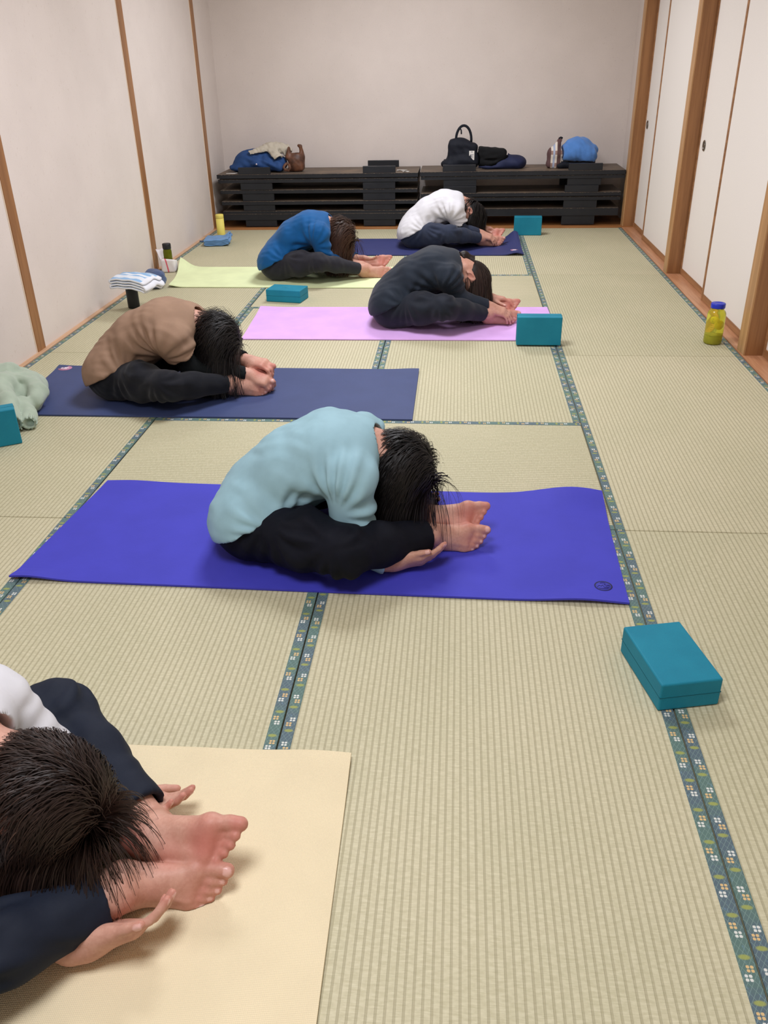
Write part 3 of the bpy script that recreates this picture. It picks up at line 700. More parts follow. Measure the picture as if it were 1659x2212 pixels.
person('brown-haired person in cobalt blue top folded forward on the pale lime mat', .800, 3.580, MT, dict(thigh=.082, kneer=.058, calf=.050, hem=.037, knee=(.47, .27, .150), mid=(.272, 0, .268), upper=(.39, 0, .322), c7=(.476, 0, .358), head=(.590, 0, .262), sh=(.47, .16, .315), ankR=(.755, -.080, .060), ankL=(.760, .09, .046)),
       dict(mat=C_BLUE, len='long', amp=.003), dict(mat=C_CHAR, amp=.002),
       dict(name='hair', mat=HAIR_BROWN, n=5200, nseg=10, width=.0019, L=(.16, .24), whorl=(-.6, 0, .8), g=.38, wave=.25, seed=9, vol=(1.10, 1.50)),
       (dict(el=(.50, .15, .13), wr=(.66, .045, .10), a=(1, .05, -.15), n=(.05, .2, .97), curl=(10, 14, 10)), dict(el=(.52, .14, .14), wr=(.70, .060, .105), a=(1, -.05, -.05), n=(.05, -.35, -.93), curl=(6, 14, 10), thumb=(.85, .5, -.1), spread=.4)), .006, seed=41)
person('person in white T-shirt and navy leggings folded forward on the far navy mat', 1.705, 4.680, MT, dict(thigh=.086, kneer=.062, calf=.054, hem=.041, knee=(.44, .28, .135)),
       dict(mat=C_WHITE, len='short', t=.66, under=C_NAVY, amp=.004, inf=.010, sleeve=(.070, .066, .04)), dict(mat=C_NAVY, amp=.0025),
       dict(name='hair', mat=HAIR_BLACK, n=5200, nseg=10, width=.0019, L=(.13, .20), whorl=(-.8, 0, -.2), g=.38, seed=11, ears=((1, .034),)),
       (dict(el=(.53, .14, .13), wr=(.68, .085, .105), a=(.92, .05, -.38), n=(.3, .40, .86), curl=(14, 18, 12)),
        dict(el=(.53, .12, .17), wr=(.68, .060, .125), a=(.97, -.05, -.12), n=(.1, .2, .97), curl=(14, 18, 12))), .006, seed=51)
person('person in white top with dark brown bob folded forward on the cream mat', .960, -1.40, MT, dict(c7=(.408, 0, .325), head=(.535, -.02, .215), sh=(.365, .155, .272), mid=(.220, 0, .245), upper=(.312, 0, .298), kneeL=(.405, .300, .125), hem_tL=.84, thigh=.088, kneer=.066, calf=.060, hem=.052, hem_t=.88, ankR=(.668, -.074, .060), ankL=(.692, .068, .046)),
       dict(mat=C_WHITE, h=.0052, rad=.35, len='short', t=.75, amp=.0032, sleeve=(.070, .064, .04)), dict(mat=cloth('trousers_dark_navy', lin(26, 32, 46), .7, .1, 800, .15), amp=.004),
       dict(name='hair', mat=HAIR_DARK, n=14000, L=(.15, .22), whorl=(-.35, .1, .9), g=.38, seed=13, width=.0008, clump=.45, nseg=13, ears=((1, .026),)), (dict(UNDER, wr=(.640, .160, .032), a=(1, -.32, .20)), dict(UNDER, wr=(.575, .155, .034), n=(.1, -.25, -.95), a=(1, -.12, .02), thumb=(.8, .5, -.1))), .0037, seed=61)

# ------------------------------------------------------------------ yoga mats
def mat_surface(name, c, weave, rough=.7):
    m = M(name, rough, .3)
    x, y, z = m.xyz('Object'); n = m.noise((5, 5, 5), 4); fn = m.noise((500, 500, 500), 2)
    c1 = m.mix(n.ss(.3, .7), sh(c, .95), sh(c, 1.05))
    k = weave
    if k == 'diamond':
        a = ((x+y)*(6.283/.0062)).sin(); b = ((x-y)*(6.283/.0062)).sin(); hgt = a*b
        m.set('Base Color', m.mix(hgt.ss(-.6, .5), sh(c, .93), c1)); m.bump(hgt, .5, .0011)
    elif k == 'ribs':
        a = (x*(6.283/.0042)).sin(); b = (y*(6.283/.0042)).sin(); m.set('Base Color', c1); m.bump(a*b+fn*.5, .3, .0008)
    else: m.set('Base Color', c1); m.bump(fn+m.noise((90, 90, 90), 3)*1.2, .25, .0008)
    return m.m
def yoga_mat(label, corners, mat, lifts=(), th=.006, nx=72, ny=30, emblem=None):
    """corners: far-left, near-left, near-right, far-right on the floor; lifts: (u, v, radius_u, radius_v, height)"""
    fl, nl, nr, fr = [va(*c) for c in corners]; o0 = (fl+nl+nr+fr)/4
    def zz(u, v): return sum(hh*math.exp(-((u-a)/ru)**2-((v-b)/rv)**2) for a, b, ru, rv, hh in lifts)+.0008
    def pt(u, v): p = (fl*(1-v)+nl*v)*(1-u)+(fr*(1-v)+nr*v)*u; return (p[0]-o0[0], p[1]-o0[1], zz(u, v))
    root = empty('yoga_mat', (o0[0], o0[1], .0014), label, 'yoga mat', 'yoga mats on the tatami')
    V = []; Fc = []; U = np.linspace(0, 1, nx+1); W = np.linspace(0, 1, ny+1)
    for top in (1, 0):
        for u in U:
            for v in W: p = pt(u, v); V.append((p[0], p[1], p[2]+th*top))
    I = lambda t, i, j: t*(nx+1)*(ny+1)+i*(ny+1)+j
    for i in range(nx):
        for j in range(ny):
            Fc.append((I(0, i, j), I(0, i, j+1), I(0, i+1, j+1), I(0, i+1, j))); Fc.append((I(1, i, j), I(1, i+1, j), I(1, i+1, j+1), I(1, i, j+1)))
    for i in range(nx): Fc.append((I(0, i, 0), I(0, i+1, 0), I(1, i+1, 0), I(1, i, 0))); Fc.append((I(0, i+1, ny), I(0, i, ny), I(1, i, ny), I(1, i+1, ny)))
    for j in range(ny): Fc.append((I(0, 0, j+1), I(0, 0, j), I(1, 0, j), I(1, 0, j+1))); Fc.append((I(0, nx, j), I(0, nx, j+1), I(1, nx, j+1), I(1, nx, j)))
    mo = mesh_obj('mat_sheet', V, Fc, mat, root)
    if emblem:
        u, v, r, mats, kind = emblem; p = pt(u, v); base = (p[0], p[1], p[2]+th-.0004)
        e = lathe('emblem', [(r, 0), (r, .0009)], mats[0], root, 36, base)
        if kind == 'ring':
            ringp = [(r*.96, .0009), (r*.98, .0013), (r*.86, .0013), (r*.84, .0009)]; lathe('emblem_ring', ringp, mats[1], e, 36, None, False)
        strokes = [((-.70, -.30), (-.45, .35), (-.25, -.1)), ((-.25, -.1), (-.05, .45), (.05, -.25)), ((.1, .3), (.35, .35), (.25, .05)), ((.3, -.05), (.55, .3), (.7, .0)), ((-.55, -.5), (0, -.62), (.5, -.45)), ((-.3, .55), (0, .72), (.3, .58)), ((.05, -.3), (.35, -.28), (.6, -.3))]
        if kind != 'ring': strokes = [((-.55, -.28), (-.4, .4), (-.12, -.15)), ((-.12, -.15), (.02, .42), (.2, -.1)), ((-.15, .2), (.2, .15), (.5, .28)), ((.1, -.3), (.35, -.05), (.6, -.12)), ((-.4, -.42), (0, -.5), (.4, -.4))]
        for s_ in strokes:
            pts = [((1-t)**2*s_[0][0]*r+2*t*(1-t)*s_[1][0]*r+t*t*s_[2][0]*r, (1-t)**2*s_[0][1]*r+2*t*(1-t)*s_[1][1]*r+t*t*s_[2][1]*r, .0011) for t in np.linspace(0, 1, 7)]
            tube('emblem_stroke', pts, r*(.045 if kind == 'ring' else .085), mats[1], e, 5, .3)
    return root
M_VIOLET = mat_surface('mat_violet', lin(66, 66, 186), 'plain', .72); M_NAVY1 = mat_surface('mat_navy', lin(62, 74, 116), 'plain', .62)
M_PINK = mat_surface('mat_pink', lin(222, 176, 238), 'ribs', .75); M_LIME = mat_surface('mat_lime', lin(226, 236, 186), 'ribs', .8)
M_NAVY2 = mat_surface('mat_deep_navy', lin(50, 56, 106), 'plain', .62); M_CREAM = mat_surface('mat_cream', lin(238, 222, 186), 'diamond', .75)
INK = M('emblem_ink', .6, .3, lin(34, 36, 74)).m; INKB = M('emblem_base_violet', .7, .3, lin(66, 66, 176)).m
PINKE = M('emblem_pink', .6, .3, lin(190, 130, 160)).m; WHITEE = M('emblem_white', .6, .3, lin(240, 228, 236)).m
yoga_mat('violet-blue yoga mat with a dark round emblem near its right end', [(.935, .272), (.882, -.392), (2.700, -.432), (2.716, .222)], M_VIOLET,
         [(.945, -.02, .085, .22, .034), (.93, 1.02, .06, .06, .012), (.03, 1.0, .05, .05, .012), (.06, 0, .06, .10, .006)], .006, 84, 34, (.966, .872, .026, (INKB, INK), 'ring'))
yoga_mat('long navy yoga mat with a pink emblem at the left, under the person in taupe', [(.185, 1.578), (.235, .912), (2.026, .906), (2.026, 1.556)], M_NAVY1,
         [(0, 0, .03, .08, .004), (.99, 0, .05, .1, .006)], .006, 72, 30, (.026, .068, .034, (PINKE, WHITEE), 'flower'))
yoga_mat('pink-lilac yoga mat under the person in dark ink blue', [(.985, 2.735), (1.020, 2.060), (2.765, 2.060), (2.752, 2.742)], M_PINK, [(.0, 0, .05, .1, .006)], .005, 48, 20)
yoga_mat('pale lime-green yoga mat with curled left corners', [(.140, 3.885), (.236, 3.262), (1.98, 3.235), (1.95, 3.870)], M_LIME, [(-.01, -.02, .045, .28, .075), (0, 1.0, .03, .25, .014)], .005)
yoga_mat('deep navy yoga mat at the back under the person in white T-shirt', [(1.00, 4.965), (1.04, 4.30), (2.71, 4.275), (2.70, 4.95)], M_NAVY2,
         [(.985, -.02, .034, .50, .062), (.965, 1.0, .035, .20, .018)], .006, 84, 34, (.962, .80, .030, (PINKE, WHITEE), 'flower'))
yoga_mat('cream yoga mat with a fine diamond weave, nearest the camera', [(.20, -1.045), (.20, -1.70), (2.004, -1.70), (1.992, -1.058)], M_CREAM,
         [(.96, -.02, .07, .18, .012), (.82, 0, .06, .1, .003)], .006, 84, 34)

# ------------------------------------------------------------------ yoga blocks
mb = M('foam_teal', .62, .3); n1 = mb.noise((420, 420, 420), 2, .8); n2 = mb.noise((9, 9, 9), 3)
mb.set('Base Color', mb.mix((n1*.4+n2*.6).ss(.3, .7), lin(18, 122, 148), lin(26, 134, 160))); mb.bump(n1, .3, .0008); FOAM = mb.m
FOAMD = M('foam_seam', .7, .2, lin(16, 84, 98)).m; LOGO = M('block_logo', .6, .3, lin(70, 160, 180)).m
def block(label, loc, rz, up='flat', logo=False):
    d = {'flat': (.232, .150, .077), 'edge': (.232, .077, .150), 'tall': (.150, .077, .232)}[up]
    root = empty('yoga_block', (loc[0], loc[1], loc[2]), label, 'yoga block', 'teal foam yoga blocks', rz); root['group'] = 'teal foam yoga blocks'
    bm = bmesh.new(); add_box(bm, -d[0]/2, d[0]/2, -d[1]/2, d[1]/2, 0, d[2], .0045, 3); bm_obj('foam_body', bm, FOAM, root, False)
    # glue seam half way through the thickness
    ax = d.index(.077); h_ = [x/2+.0004 for x in d]; bm = bmesh.new(); c = [0, 0, d[2]/2]
    h_[ax] = .0006; add_box(bm, c[0]-h_[0], c[0]+h_[0], c[1]-h_[1], c[1]+h_[1], c[2]-h_[2] if ax == 2 else .004, c[2]+h_[2] if ax == 2 else d[2]+.0004, 0)
    bm_obj('glue_seam', bm, FOAMD, root)
    if logo:
        tube('printed_mark', [(-.03+.01*i, .012*math.sin(i*1.3), d[2]+.0003) for i in range(7)], .003, LOGO, root, 5, .2)
    return root
block('teal foam block lying flat on the tatami border at lower right', (2.739, -.737, .0014), math.radians(102.4))
block('teal foam block standing on edge over the right end of the pink mat', (2.638, 2.000, .0075), math.radians(-1), 'edge')
block('teal foam block standing on edge at the back near the black tables', (2.795, 5.150, .0014), math.radians(-2), 'edge')
block('teal foam block lying flat between the pink and lime mats', (1.118, 2.942, .001), math.radians(-11), 'flat', True)
block('teal foam block standing at the left edge beside the sage sweatshirt', (.326, .588, .001), math.radians(31), 'edge')

# ------------------------------------------------------------------ black low tables stacked in the alcove
m = M('black_lacquer', .42, .35); n = m.noise((10, 60, 60), 4); n2 = m.noise((3, 3, 3), 3)
m.set('Base Color', m.mix(n2.ss(.3, .7), lin(28, 30, 35), lin(36, 38, 43))); m.set('Roughness', m.mix(n.ss(.3, .7), (.35,)*3+(1,), (.6,)*3+(1,))); LACQ = m.m
m = M('worn_lit_board', .55, .3); n = m.noise((4, 90, 90), 4); n2 = m.noise((5, 9, 5), 4)
c = m.mix(n.ss(.35, .65), lin(82, 72, 64), lin(112, 98, 84)); m.set('Base Color', m.mix(n2.ss(.45, .75)*.7, c, lin(136, 114, 90))); m.bump(n, .2, .001); WORN_LIT = m.m  # worn brown boards, lightened further to hold reflected light in the colour
m = M('worn_edge', .5, .3); n = m.noise((60, 60, 60), 4, .7); m.set('Base Color', m.mix(n.ss(.5, .62), lin(40, 40, 44), lin(120, 108, 96))); WEDGE = m.m
def low_table(label, x0, x1, zs, ts, legs='down', lh=.06, y0=5.535, y1=6.035, dx=0, dy=0, apron=0):
    """zs: underside of the board, ts: thickness; legs up or down, lh tall"""
    root = empty('low_table', ((x0+x1)/2+dx, (y0+y1)/2+dy, zs), label, 'table', 'black low tables stacked in the alcove')
    L, D = x1-x0, y1-y0; bm = bmesh.new(); add_box(bm, -L/2, L/2, -D/2, D/2, 0, ts, .003, 2)
    top = bm_obj('table_board', bm, LACQ, root); top.data.materials.append(WORN_LIT)
    for p in top.data.polygons:
        if abs(p.normal.z) > .9: p.material_index = 1
    for s_ in (0, 1): box('edge_strip', -L/2+.002, L/2-.002, -D/2-.0012, -D/2+.004, (ts-.004) if s_ else .0, ts-.0008 if s_ else .003, WEDGE if s_ else LACQ, root, .0006)
    if lh:
        for xa in (.20, L-.20-.29):
            for ya in (.004, D-.034):
                za, zb = (ts, ts+lh) if legs == 'up' else (-lh, 0)
                g = box('leg', -L/2+xa, -L/2+xa+.29, -D/2+ya, -D/2+ya+.030, za, zb, LACQ, root, .003, 2)
    if apron: box('apron', -L/2+.03, L/2-.03, -D/2+.012, -D/2+.03, -apron, 0, LACQ, root, .002)
    return root
A0, A1, B0, B1 = .030, 1.842, 1.858, 3.640
low_table('topmost table of the left stack, upside down with feet in the air', A0, A1, .430, .034, 'up', .057)
low_table('second black table of the left stack, its board under the topmost', A0, A1-.012, .392, .030, 'down', .060, dx=.008, dy=.004)
low_table('third black table from the top of the left stack', A0, A1-.022, .300, .030, 'down', .064, dx=.016, dy=.012)
low_table('fourth black table from the top of the left stack', A0, A1-.024, .204, .030, 'down', .052, dx=.018, dy=.006)
low_table('thick table under the fourth in the left stack', A0, A1-.028, .128, .022, 'down', 0, dx=.022, dy=.010)
low_table('bottom black table of the left stack, standing on the sill', A0, A1-.032, .072, .054, 'down', .058, dx=.026, dy=.004)
low_table('topmost table of the right stack, upside down with feet in the air', B0, B1, .432, .036, 'up', .055)
low_table('second black table of the right stack, its board under the topmost', B0+.01, B1, .402, .028, 'down', .056, dx=-.002, dy=.006)
low_table('third table of the right stack, upside down under the tall gap', B0+.028, B1, .259, .030, 'up', .057, dx=-.020, dy=-.004)
low_table('fourth black table from the top of the right stack', B0+.030, B1, .222, .030, 'down', .066, dx=-.022, dy=.004)
low_table('bottom double board table of the right stack', B0+.038, B1, .092, .064, 'down', .078, dx=-.030, dy=.004)
PAPER = cloth('paper_white', lin(226, 222, 216), .8, .03, 300, .1)
for i, (px, py, sx, sy, a, lb) in enumerate(((.155, 5.60, .05, .03, .2, 'small white paper scrap at the left end of the left table stack'), (1.69, 5.70, .045, .022, -.1, 'white paper slip on the left table stack behind its right foot'), (1.73, 5.60, .03, .02, .3, 'tiny paper scrap at the right end of the left table stack'))):
    bm = bmesh.new(); add_box(bm, -sx, sx, -sy, sy, 0, .002, 0); 
    bmesh.ops.subdivide_edges(bm, edges=bm.edges[:], cuts=3)
    for v in bm.verts: v.co.z += .003*math.sin(v.co.x*120)*math.sin(v.co.y*90+1)+.003
    o = bm_obj('paper_scrap', bm, PAPER, None, True, (px, py, .4645)); o.rotation_euler = (0, 0, a); tag(o, lb, 'paper')

# ------------------------------------------------------------------ bottles and soft things along the walls
def soft(name, lo, hi, h, build, mat, parent=None, loc=(0, 0, 0), amp=.005, freq=80, dirs=((.5, .5, .5), (.8, -.3, .2), (.1, .4, .9)), seed=1, sm=2, zmin=None, minus=(), clipx=None):
    F = Field(lo, hi, h); build(F)
    for bf, off, gap in minus:
        T = Field(np.array(lo, float)-np.array(off, float), np.array(hi, float)-np.array(off, float), h); bf(T)
        if T.D.shape == F.D.shape: F.D = np.maximum(F.D, -(T.D-gap))
    V, Q = F.mesh(sm); N = normals(V, Q)
    V = V+N*(waves(V, seed, dirs, freq)*amp)[:, None]; V = lap(V, F.E, .25)
    if clipx is not None: V[:, 0] = np.maximum(V[:, 0], clipx)
    if zmin is not None: V[:, 2] = np.maximum(V[:, 2], zmin)
    return fast_obj(name, V, Q, mat, parent, None, loc)
def ribbon(name, path, th, width, mat, parent=None, loc=(0, 0, 0), rz=0, droop=None, n_w=16, wob=.002, seed=0):
    """a thick strip of cloth whose side view is the path (x, z), extruded over its width in y"""
    P = [np.array(p, float) for p in path]; m_ = len(P); V = []; Fc = []; r = np.random.default_rng(seed); ph = r.uniform(0, 6, 4)
    nn = []
    for i in range(m_):
        t = P[min(i+1, m_-1)]-P[max(i-1, 0)]; t = t/np.linalg.norm(t); nn.append(np.array([-t[1], t[0]]))
    for j in range(n_w+1):
        y = (j/n_w-.5)*width
        for sgn in (1, -1):
            for i in range(m_):
                x, z = P[i]+nn[i]*th/2*sgn; z += wob*math.sin(x*70+ph[0])*math.sin(y*55+ph[1])+wob*math.sin(y*90+ph[2]); x += wob*1.6*math.sin(y*60+ph[3])
                if droop: z += droop(x, y)
                V.append((x, y, z))
    k = 2*m_; I = lambda j, s_, i: j*k+s_*m_+i
    for j in range(n_w):
        for i in range(m_-1):
            Fc.append((I(j, 0, i), I(j, 0, i+1), I(j+1, 0, i+1), I(j+1, 0, i))); Fc.append((I(j, 1, i+1), I(j, 1, i), I(j+1, 1, i), I(j+1, 1, i+1)))
        for i, a, b in ((0, 1, 0), (m_-1, 0, 1)): Fc.append((I(j, a, i), I(j, b, i), I(j+1, b, i), I(j+1, a, i)))
    for i in range(m_-1):
        Fc.append((I(0, 0, i+1), I(0, 0, i), I(0, 1, i), I(0, 1, i+1))); Fc.append((I(n_w, 0, i), I(n_w, 0, i+1), I(n_w, 1, i+1), I(n_w, 1, i)))
    o = mesh_obj(name, V, Fc, mat, parent, True, loc); o.rotation_euler = (0, 0, rz); return o
def zigzag(x0, x1, zs, r_in=.5, n=6):
    pts = []
    for i, z in enumerate(zs):
        a, b = (x1, x0) if i % 2 == 0 else (x0, x1)
        pts += [(a+(b-a)*t, z) for t in np.linspace(0.02, .98, 12)]
        if i+1 < len(zs):
            zc, rr = (z+zs[i+1])/2, abs(zs[i+1]-z)/2; s_ = -1 if b == x0 else 1
            for q in range(1, n): an = math.pi*q/n; pts.append((b+s_*rr*math.sin(an), zc+(z-zc)*math.cos(an)))
    return pts
# clear yellow bottle by the right-hand doors
m = M('bottle_yellow', .12, .5, lin(248, 246, 96), Transmission_Weight=.80, IOR=1.3, Alpha=1.0); YEL = m.m
LIQ = M('bottle_liquid', .25, .4, lin(150, 152, 40), Transmission_Weight=.25).m; CAPB = M('cap_blue', .35, .5, lin(24, 48, 190)).m; MARKS = M('bottle_marks', .5, .3, lin(90, 120, 20)).m
YDISC = M('yellow_disc', .5, .4, lin(248, 226, 30)).m
b = empty('water_bottle', (3.552, 2.045, .0014), 'clear yellow water bottle with blue screw cap beside the sliding doors', 'bottle')
lathe('bottle_body', [(.040, .0), (.0455, .004), (.0465, .012), (.0465, .150), (.045, .160), (.040, .170), (.0335, .176), (.0325, .183), (.0325, .192)], YEL, b, 48)
lathe('cap', [(.0355, .1865), (.0360, .189), (.0360, .207), (.034, .2105), (.020, .2112), (.018, .2096), (.006, .2090)], CAPB, b, 48)
lathe('liquid', [(.0405, .004), (.0435, .010), (.0435, .048), (.040, .0485)], LIQ, b, 36)
for dx, dz, rr, q in ((.012, .100, .024, .5), (-.008, .125, .020, -.4)):  # two flat yellow discs inside the bottle
    l_ = lathe('yellow_disc', [(rr, -.003), (rr, .003)], YDISC, b, 24, (dx, -.014, dz)); l_.rotation_euler = (math.pi/2-.3*q, .2, q)
bm = bmesh.new()
for i in range(9):
    w_ = .010 if i % 2 == 0 else .006; add_box(bm, -.030, -.030+w_, -.0372, -.0362, .045+i*.0115, .0465+i*.0115)
bm_obj('measure_marks', bm, MARKS, b)
# black flask with the striped towel over it
STEEL = M('rim_beige', .4, .5, lin(170, 156, 140)).m; BLKM = M('flask_black', .5, .4, lin(24, 24, 28)).m
b = empty('flask', (.172, 2.740, .0014), 'black flask standing on the tatami under the striped towel', 'bottle')
lathe('flask_body', [(.034, 0), (.0365, .004), (.0365, .128), (.0355, .130)], BLKM, b, 40); lathe('flask_rim', [(.0350, .130), (.0362, .132), (.0362, .146), (.032, .150), (.020, .152)], STEEL, b, 40)
m = M('striped_terry', .9, .15); x, y, z = m.xyz('Object'); st = ((y/.052).fr()-.5).abs().lt(.24); ed = x.gt(.088)
n = m.noise((500, 500, 500), 2); c = m.mix(st, lin(226, 232, 240), lin(146, 184, 222)); c = m.mix(ed, c, lin(232, 234, 240)); m.set('Base Color', c); m.bump(n, .5, .0015); TERRY = m.m
t = ribbon('striped_towel', zigzag(-.125, .115, (.058, .042, .026, .010)), .011, .190, TERRY, None, (.250, 2.660, .162), math.radians(-17), lambda x, y: -2.6*max(0, x-.02)**2-1.6*min(0, x+.07)**2-1.4*y*y, 18, .003, 3)
tag(t, 'blue and white striped towel folded over the top of the black flask', 'towel')
TB = cloth('terry_slate', lin(78, 94, 130), .95, .15, 420, .6, .2); TL = cloth('terry_blue', lin(104, 146, 192), .95, .1, 420, .6, .2); TW = cloth('terry_white', lin(226, 222, 224), .92, .04, 420, .5, .1)
def lump(F):
    F.ell((0, 0, .055), (.075, .070, .055), None, .02); F.ell((-.02, .03, .085), (.05, .045, .035), None, .03); F.ell((.035, -.02, .075), (.04, .05, .04), None, .03); F.ell((.0, -.035, .035), (.07, .045, .035), None, .02)
t = soft('hand_towel', (-.11, -.12, -.01), (.12, .12, .15), .005, lump, TB, None, (.140, 3.270, .0014), .007, 110, seed=4, zmin=.0006)
tag(t, 'crumpled slate-blue hand towel in a ball behind the striped towel', 'towel')
# white pouch with pink trim and the olive bottle standing in it
OL = M('bottle_olive', .12, .5, lin(112, 118, 20), Transmission_Weight=.55, IOR=1.3).m; CAPK = M('cap_black', .4, .4, lin(28, 28, 32)).m
b = empty('water_bottle', (.084, 3.770, .0014), 'olive green bottle with black cap standing in a white cloth pouch', 'bottle')
lathe('bottle_body', [(.028, .008), (.031, .012), (.031, .140), (.029, .152), (.027, .158), (.027, .165)], OL, b, 36); lathe('cap', [(.0295, .160), (.0305, .163), (.0305, .195), (.028, .199), (.010, .200)], CAPK, b, 36)
m = M('pouch_white', .9, .15); x, y, z = m.xyz('Object'); n = m.noise((400, 400, 400), 2)
tr = ((x*.75+y*.5+.020+z*.12).abs().lt(.0042)); m.set('Base Color', m.mix(tr, lin(232, 226, 228), lin(222, 108, 124))); m.bump(n, .4, .0012); POUCH = m.m
def pouch(F):
    F.rbox((0, 0, .048), (.053, .050, .052), ((1, .1, 0), (-.1, 1, 0), (0, 0, 1)), .02, .01); F.cone((0, 0, .02), (0, 0, .14), .0365, .038, .006, None, 1, True); F.cut((0, 0, .088), (.15, .25, 1), k=.003)
t = soft('cloth_pouch', (-.08, -.08, -.01), (.08, .08, .12), .0035, pouch, POUCH, None, (.086, 3.770, .0014), .002, 90, seed=8, zmin=.0006)
fl2 = ribbon('pouch_flap', [(-.118+.012*i, .120-.012*i+.03*math.exp(-(i-0)**2/3.)) for i in range(7)], .004, .060, POUCH, t, (.012, .0, -.004), math.radians(-35), None, 8, .003, 2)
tag(t, 'white cloth pouch with pink trim around the olive bottle', 'pouch')
# yellow flask and folded blue towel
YF = M('flask_yellow', .6, .3, lin(232, 216, 110)).m
b = empty('flask', (.150, 5.050, .0014), 'pale yellow flask standing in the far left corner', 'bottle')
lathe('flask_body', [(.032, 0), (.0340, .004), (.0340, .168)], YF, b, 40); lathe('cap', [(.0335, .170), (.0345, .172), (.0345, .194), (.032, .200), (.015, .2015)], YF, b, 40)
t = ribbon('hand_towel', zigzag(-.095, .105, (.046, .034, .022, .010)), .0095, .22, TL, None, (.180, 4.800, .0014), math.radians(8), lambda x, y: (.030*math.exp(-((x-.10)/.035)**2)*(1 if y > .02 else .3)), 18, .002, 5)
tag(t, 'blue hand towel folded flat in front of the yellow flask', 'towel'); tube('label_loop', [(-.098, -.06, .030), (-.125, -.065, .036), (-.140, -.07, .040)], .006, TB, t, 8, .3)
# sage sweatshirt at the left edge
SAGE = cloth('fleece_sage', lin(168, 182, 164), .95, .06, 420, .35, .3)
def sage(F):
    F.ell((-.08, .16, .05), (.22, .22, .085), None, .03); F.cone((-.20, .02, .13), (-.02, .20, .115), .075, .060, .03); F.cone((-.16, -.06, .10), (.02, .06, .12), .070, .052, .02)
    F.cone((.00, .05, .125), (.090, -.08, .085), .050, .046, .012); F.cone((.090, -.08, .085), (.165, -.20, .036), .046, .036, .01)
    F.cone((.05, .20, .085), (.150, .085, .075), .056, .042, .012); F.cone((.150, .085, .075), (.165, .02, .055), .042, .036, .012)
    F.cone((.13, -.02, .055), (.190, -.10, .036), .040, .034, .010); F.cone((.190, -.10, .036), (.215, -.165, .030), .032, .027, .01)
    F.cone((-.10, .02, .165), (.06, .16, .125), .022, .022, .012); F.cone((-.20, .14, .15), (.0, .28, .10), .026, .024, .012); F.cone((.02, .10, .150), (.13, .13, .105), .016, .016, .012)
    F.cut((.172, -.21, .034), (.55, -.83, -.1), (.10, -.32, -.02), (.26, -.19, .10), .003); F.cone((.160, -.185, .037), (.20, -.26, .030), .025, .027, .003, None, 1, True)
    F.cut((.218, -.168, .030), (.35, -.93, -.05), (.17, -.24, -.02), (.28, -.14, .08), .003); F.cone((.212, -.150, .031), (.225, -.21, .030), .018, .020, .003, None, 1, True)
t = soft('sweatshirt', (-.32, -.26, -.01), (.32, .44, .26), .0062, sage, SAGE, None, (.200, .915, .0014), .008, 90, ((.7, .6, .2), (.5, -.7, .3), (.8, .1, .5)), 12, zmin=.0075, clipx=-.228)
tag(t, 'sage green sweatshirt heaped on the floor at the left edge by the navy mat', 'sweatshirt')
for c0, ax, rr, nr in (((.166, -.196, .035), (.55, -.83, -.1), .034, 13), ((.216, -.158, .030), (.35, -.93, -.05), .0265, 11)):
    ax = nrm(ax); e1 = nrm(np.cross(ax, (0, 0, 1))); e2 = np.cross(e1, ax)
    for i in range(nr): q = np.array(c0)+rr*(e1*math.cos(6.283*i/nr)+e2*math.sin(6.283*i/nr)); tube('cuff_rib', [q-ax*.030, q+ax*.004], .0038, SAGE, t, 6)

# ------------------------------------------------------------------ bags and clothes on the tables
ZT = .4688
COAT = cloth('coat_blue', lin(44, 74, 124), .7, .12, 500, .25); SHIRTG = cloth('linen_greige', lin(190, 182, 166), .9, .06, 500, .3); LEA = M('leather_brown', .5, .4)
n = LEA.noise((14, 14, 14), 4); LEA.set('Base Color', LEA.mix(n.ss(.3, .7), lin(66, 42, 32), lin(112, 72, 50))); LEA.bump(LEA.noise((160, 160, 160), 3), .3, .001); LEA = LEA.m
def coat(F):
    F.ell((0, 0, .075), (.235, .13, .085), None, .03); F.ell((-.10, .02, .10), (.12, .10, .075), None, .05); F.ell((.06, .03, .12), (.13, .10, .07), None, .05); F.ell((-.19, -.02, .03), (.09, .10, .035), None, .05); F.ell((.17, -.03, .06), (.09, .09, .06), None, .04)
    F.cone((-.02, -.10, .07), (.20, -.11, .05), .045, .04, .03); F.cone((.02, .05, .165), (.12, .06, .195), .035, .03, .03)
t = soft('coat', (-.32, -.18, -.01), (.30, .18, .26), .0066, coat, COAT, None, (.385, 5.775, ZT), .014, 78, ((.4, .7, .5), (.8, .3, -.5), (.3, .2, .9)), 21, zmin=.0006)
lathe('button', [(.007, 0), (.007, .002)], WHITEE, t, 14, (.0, -.160, .072)).rotation_euler = (math.pi/2, 0, 0)
tag(t, 'blue coat heaped on the left end of the left table stack', 'coat')
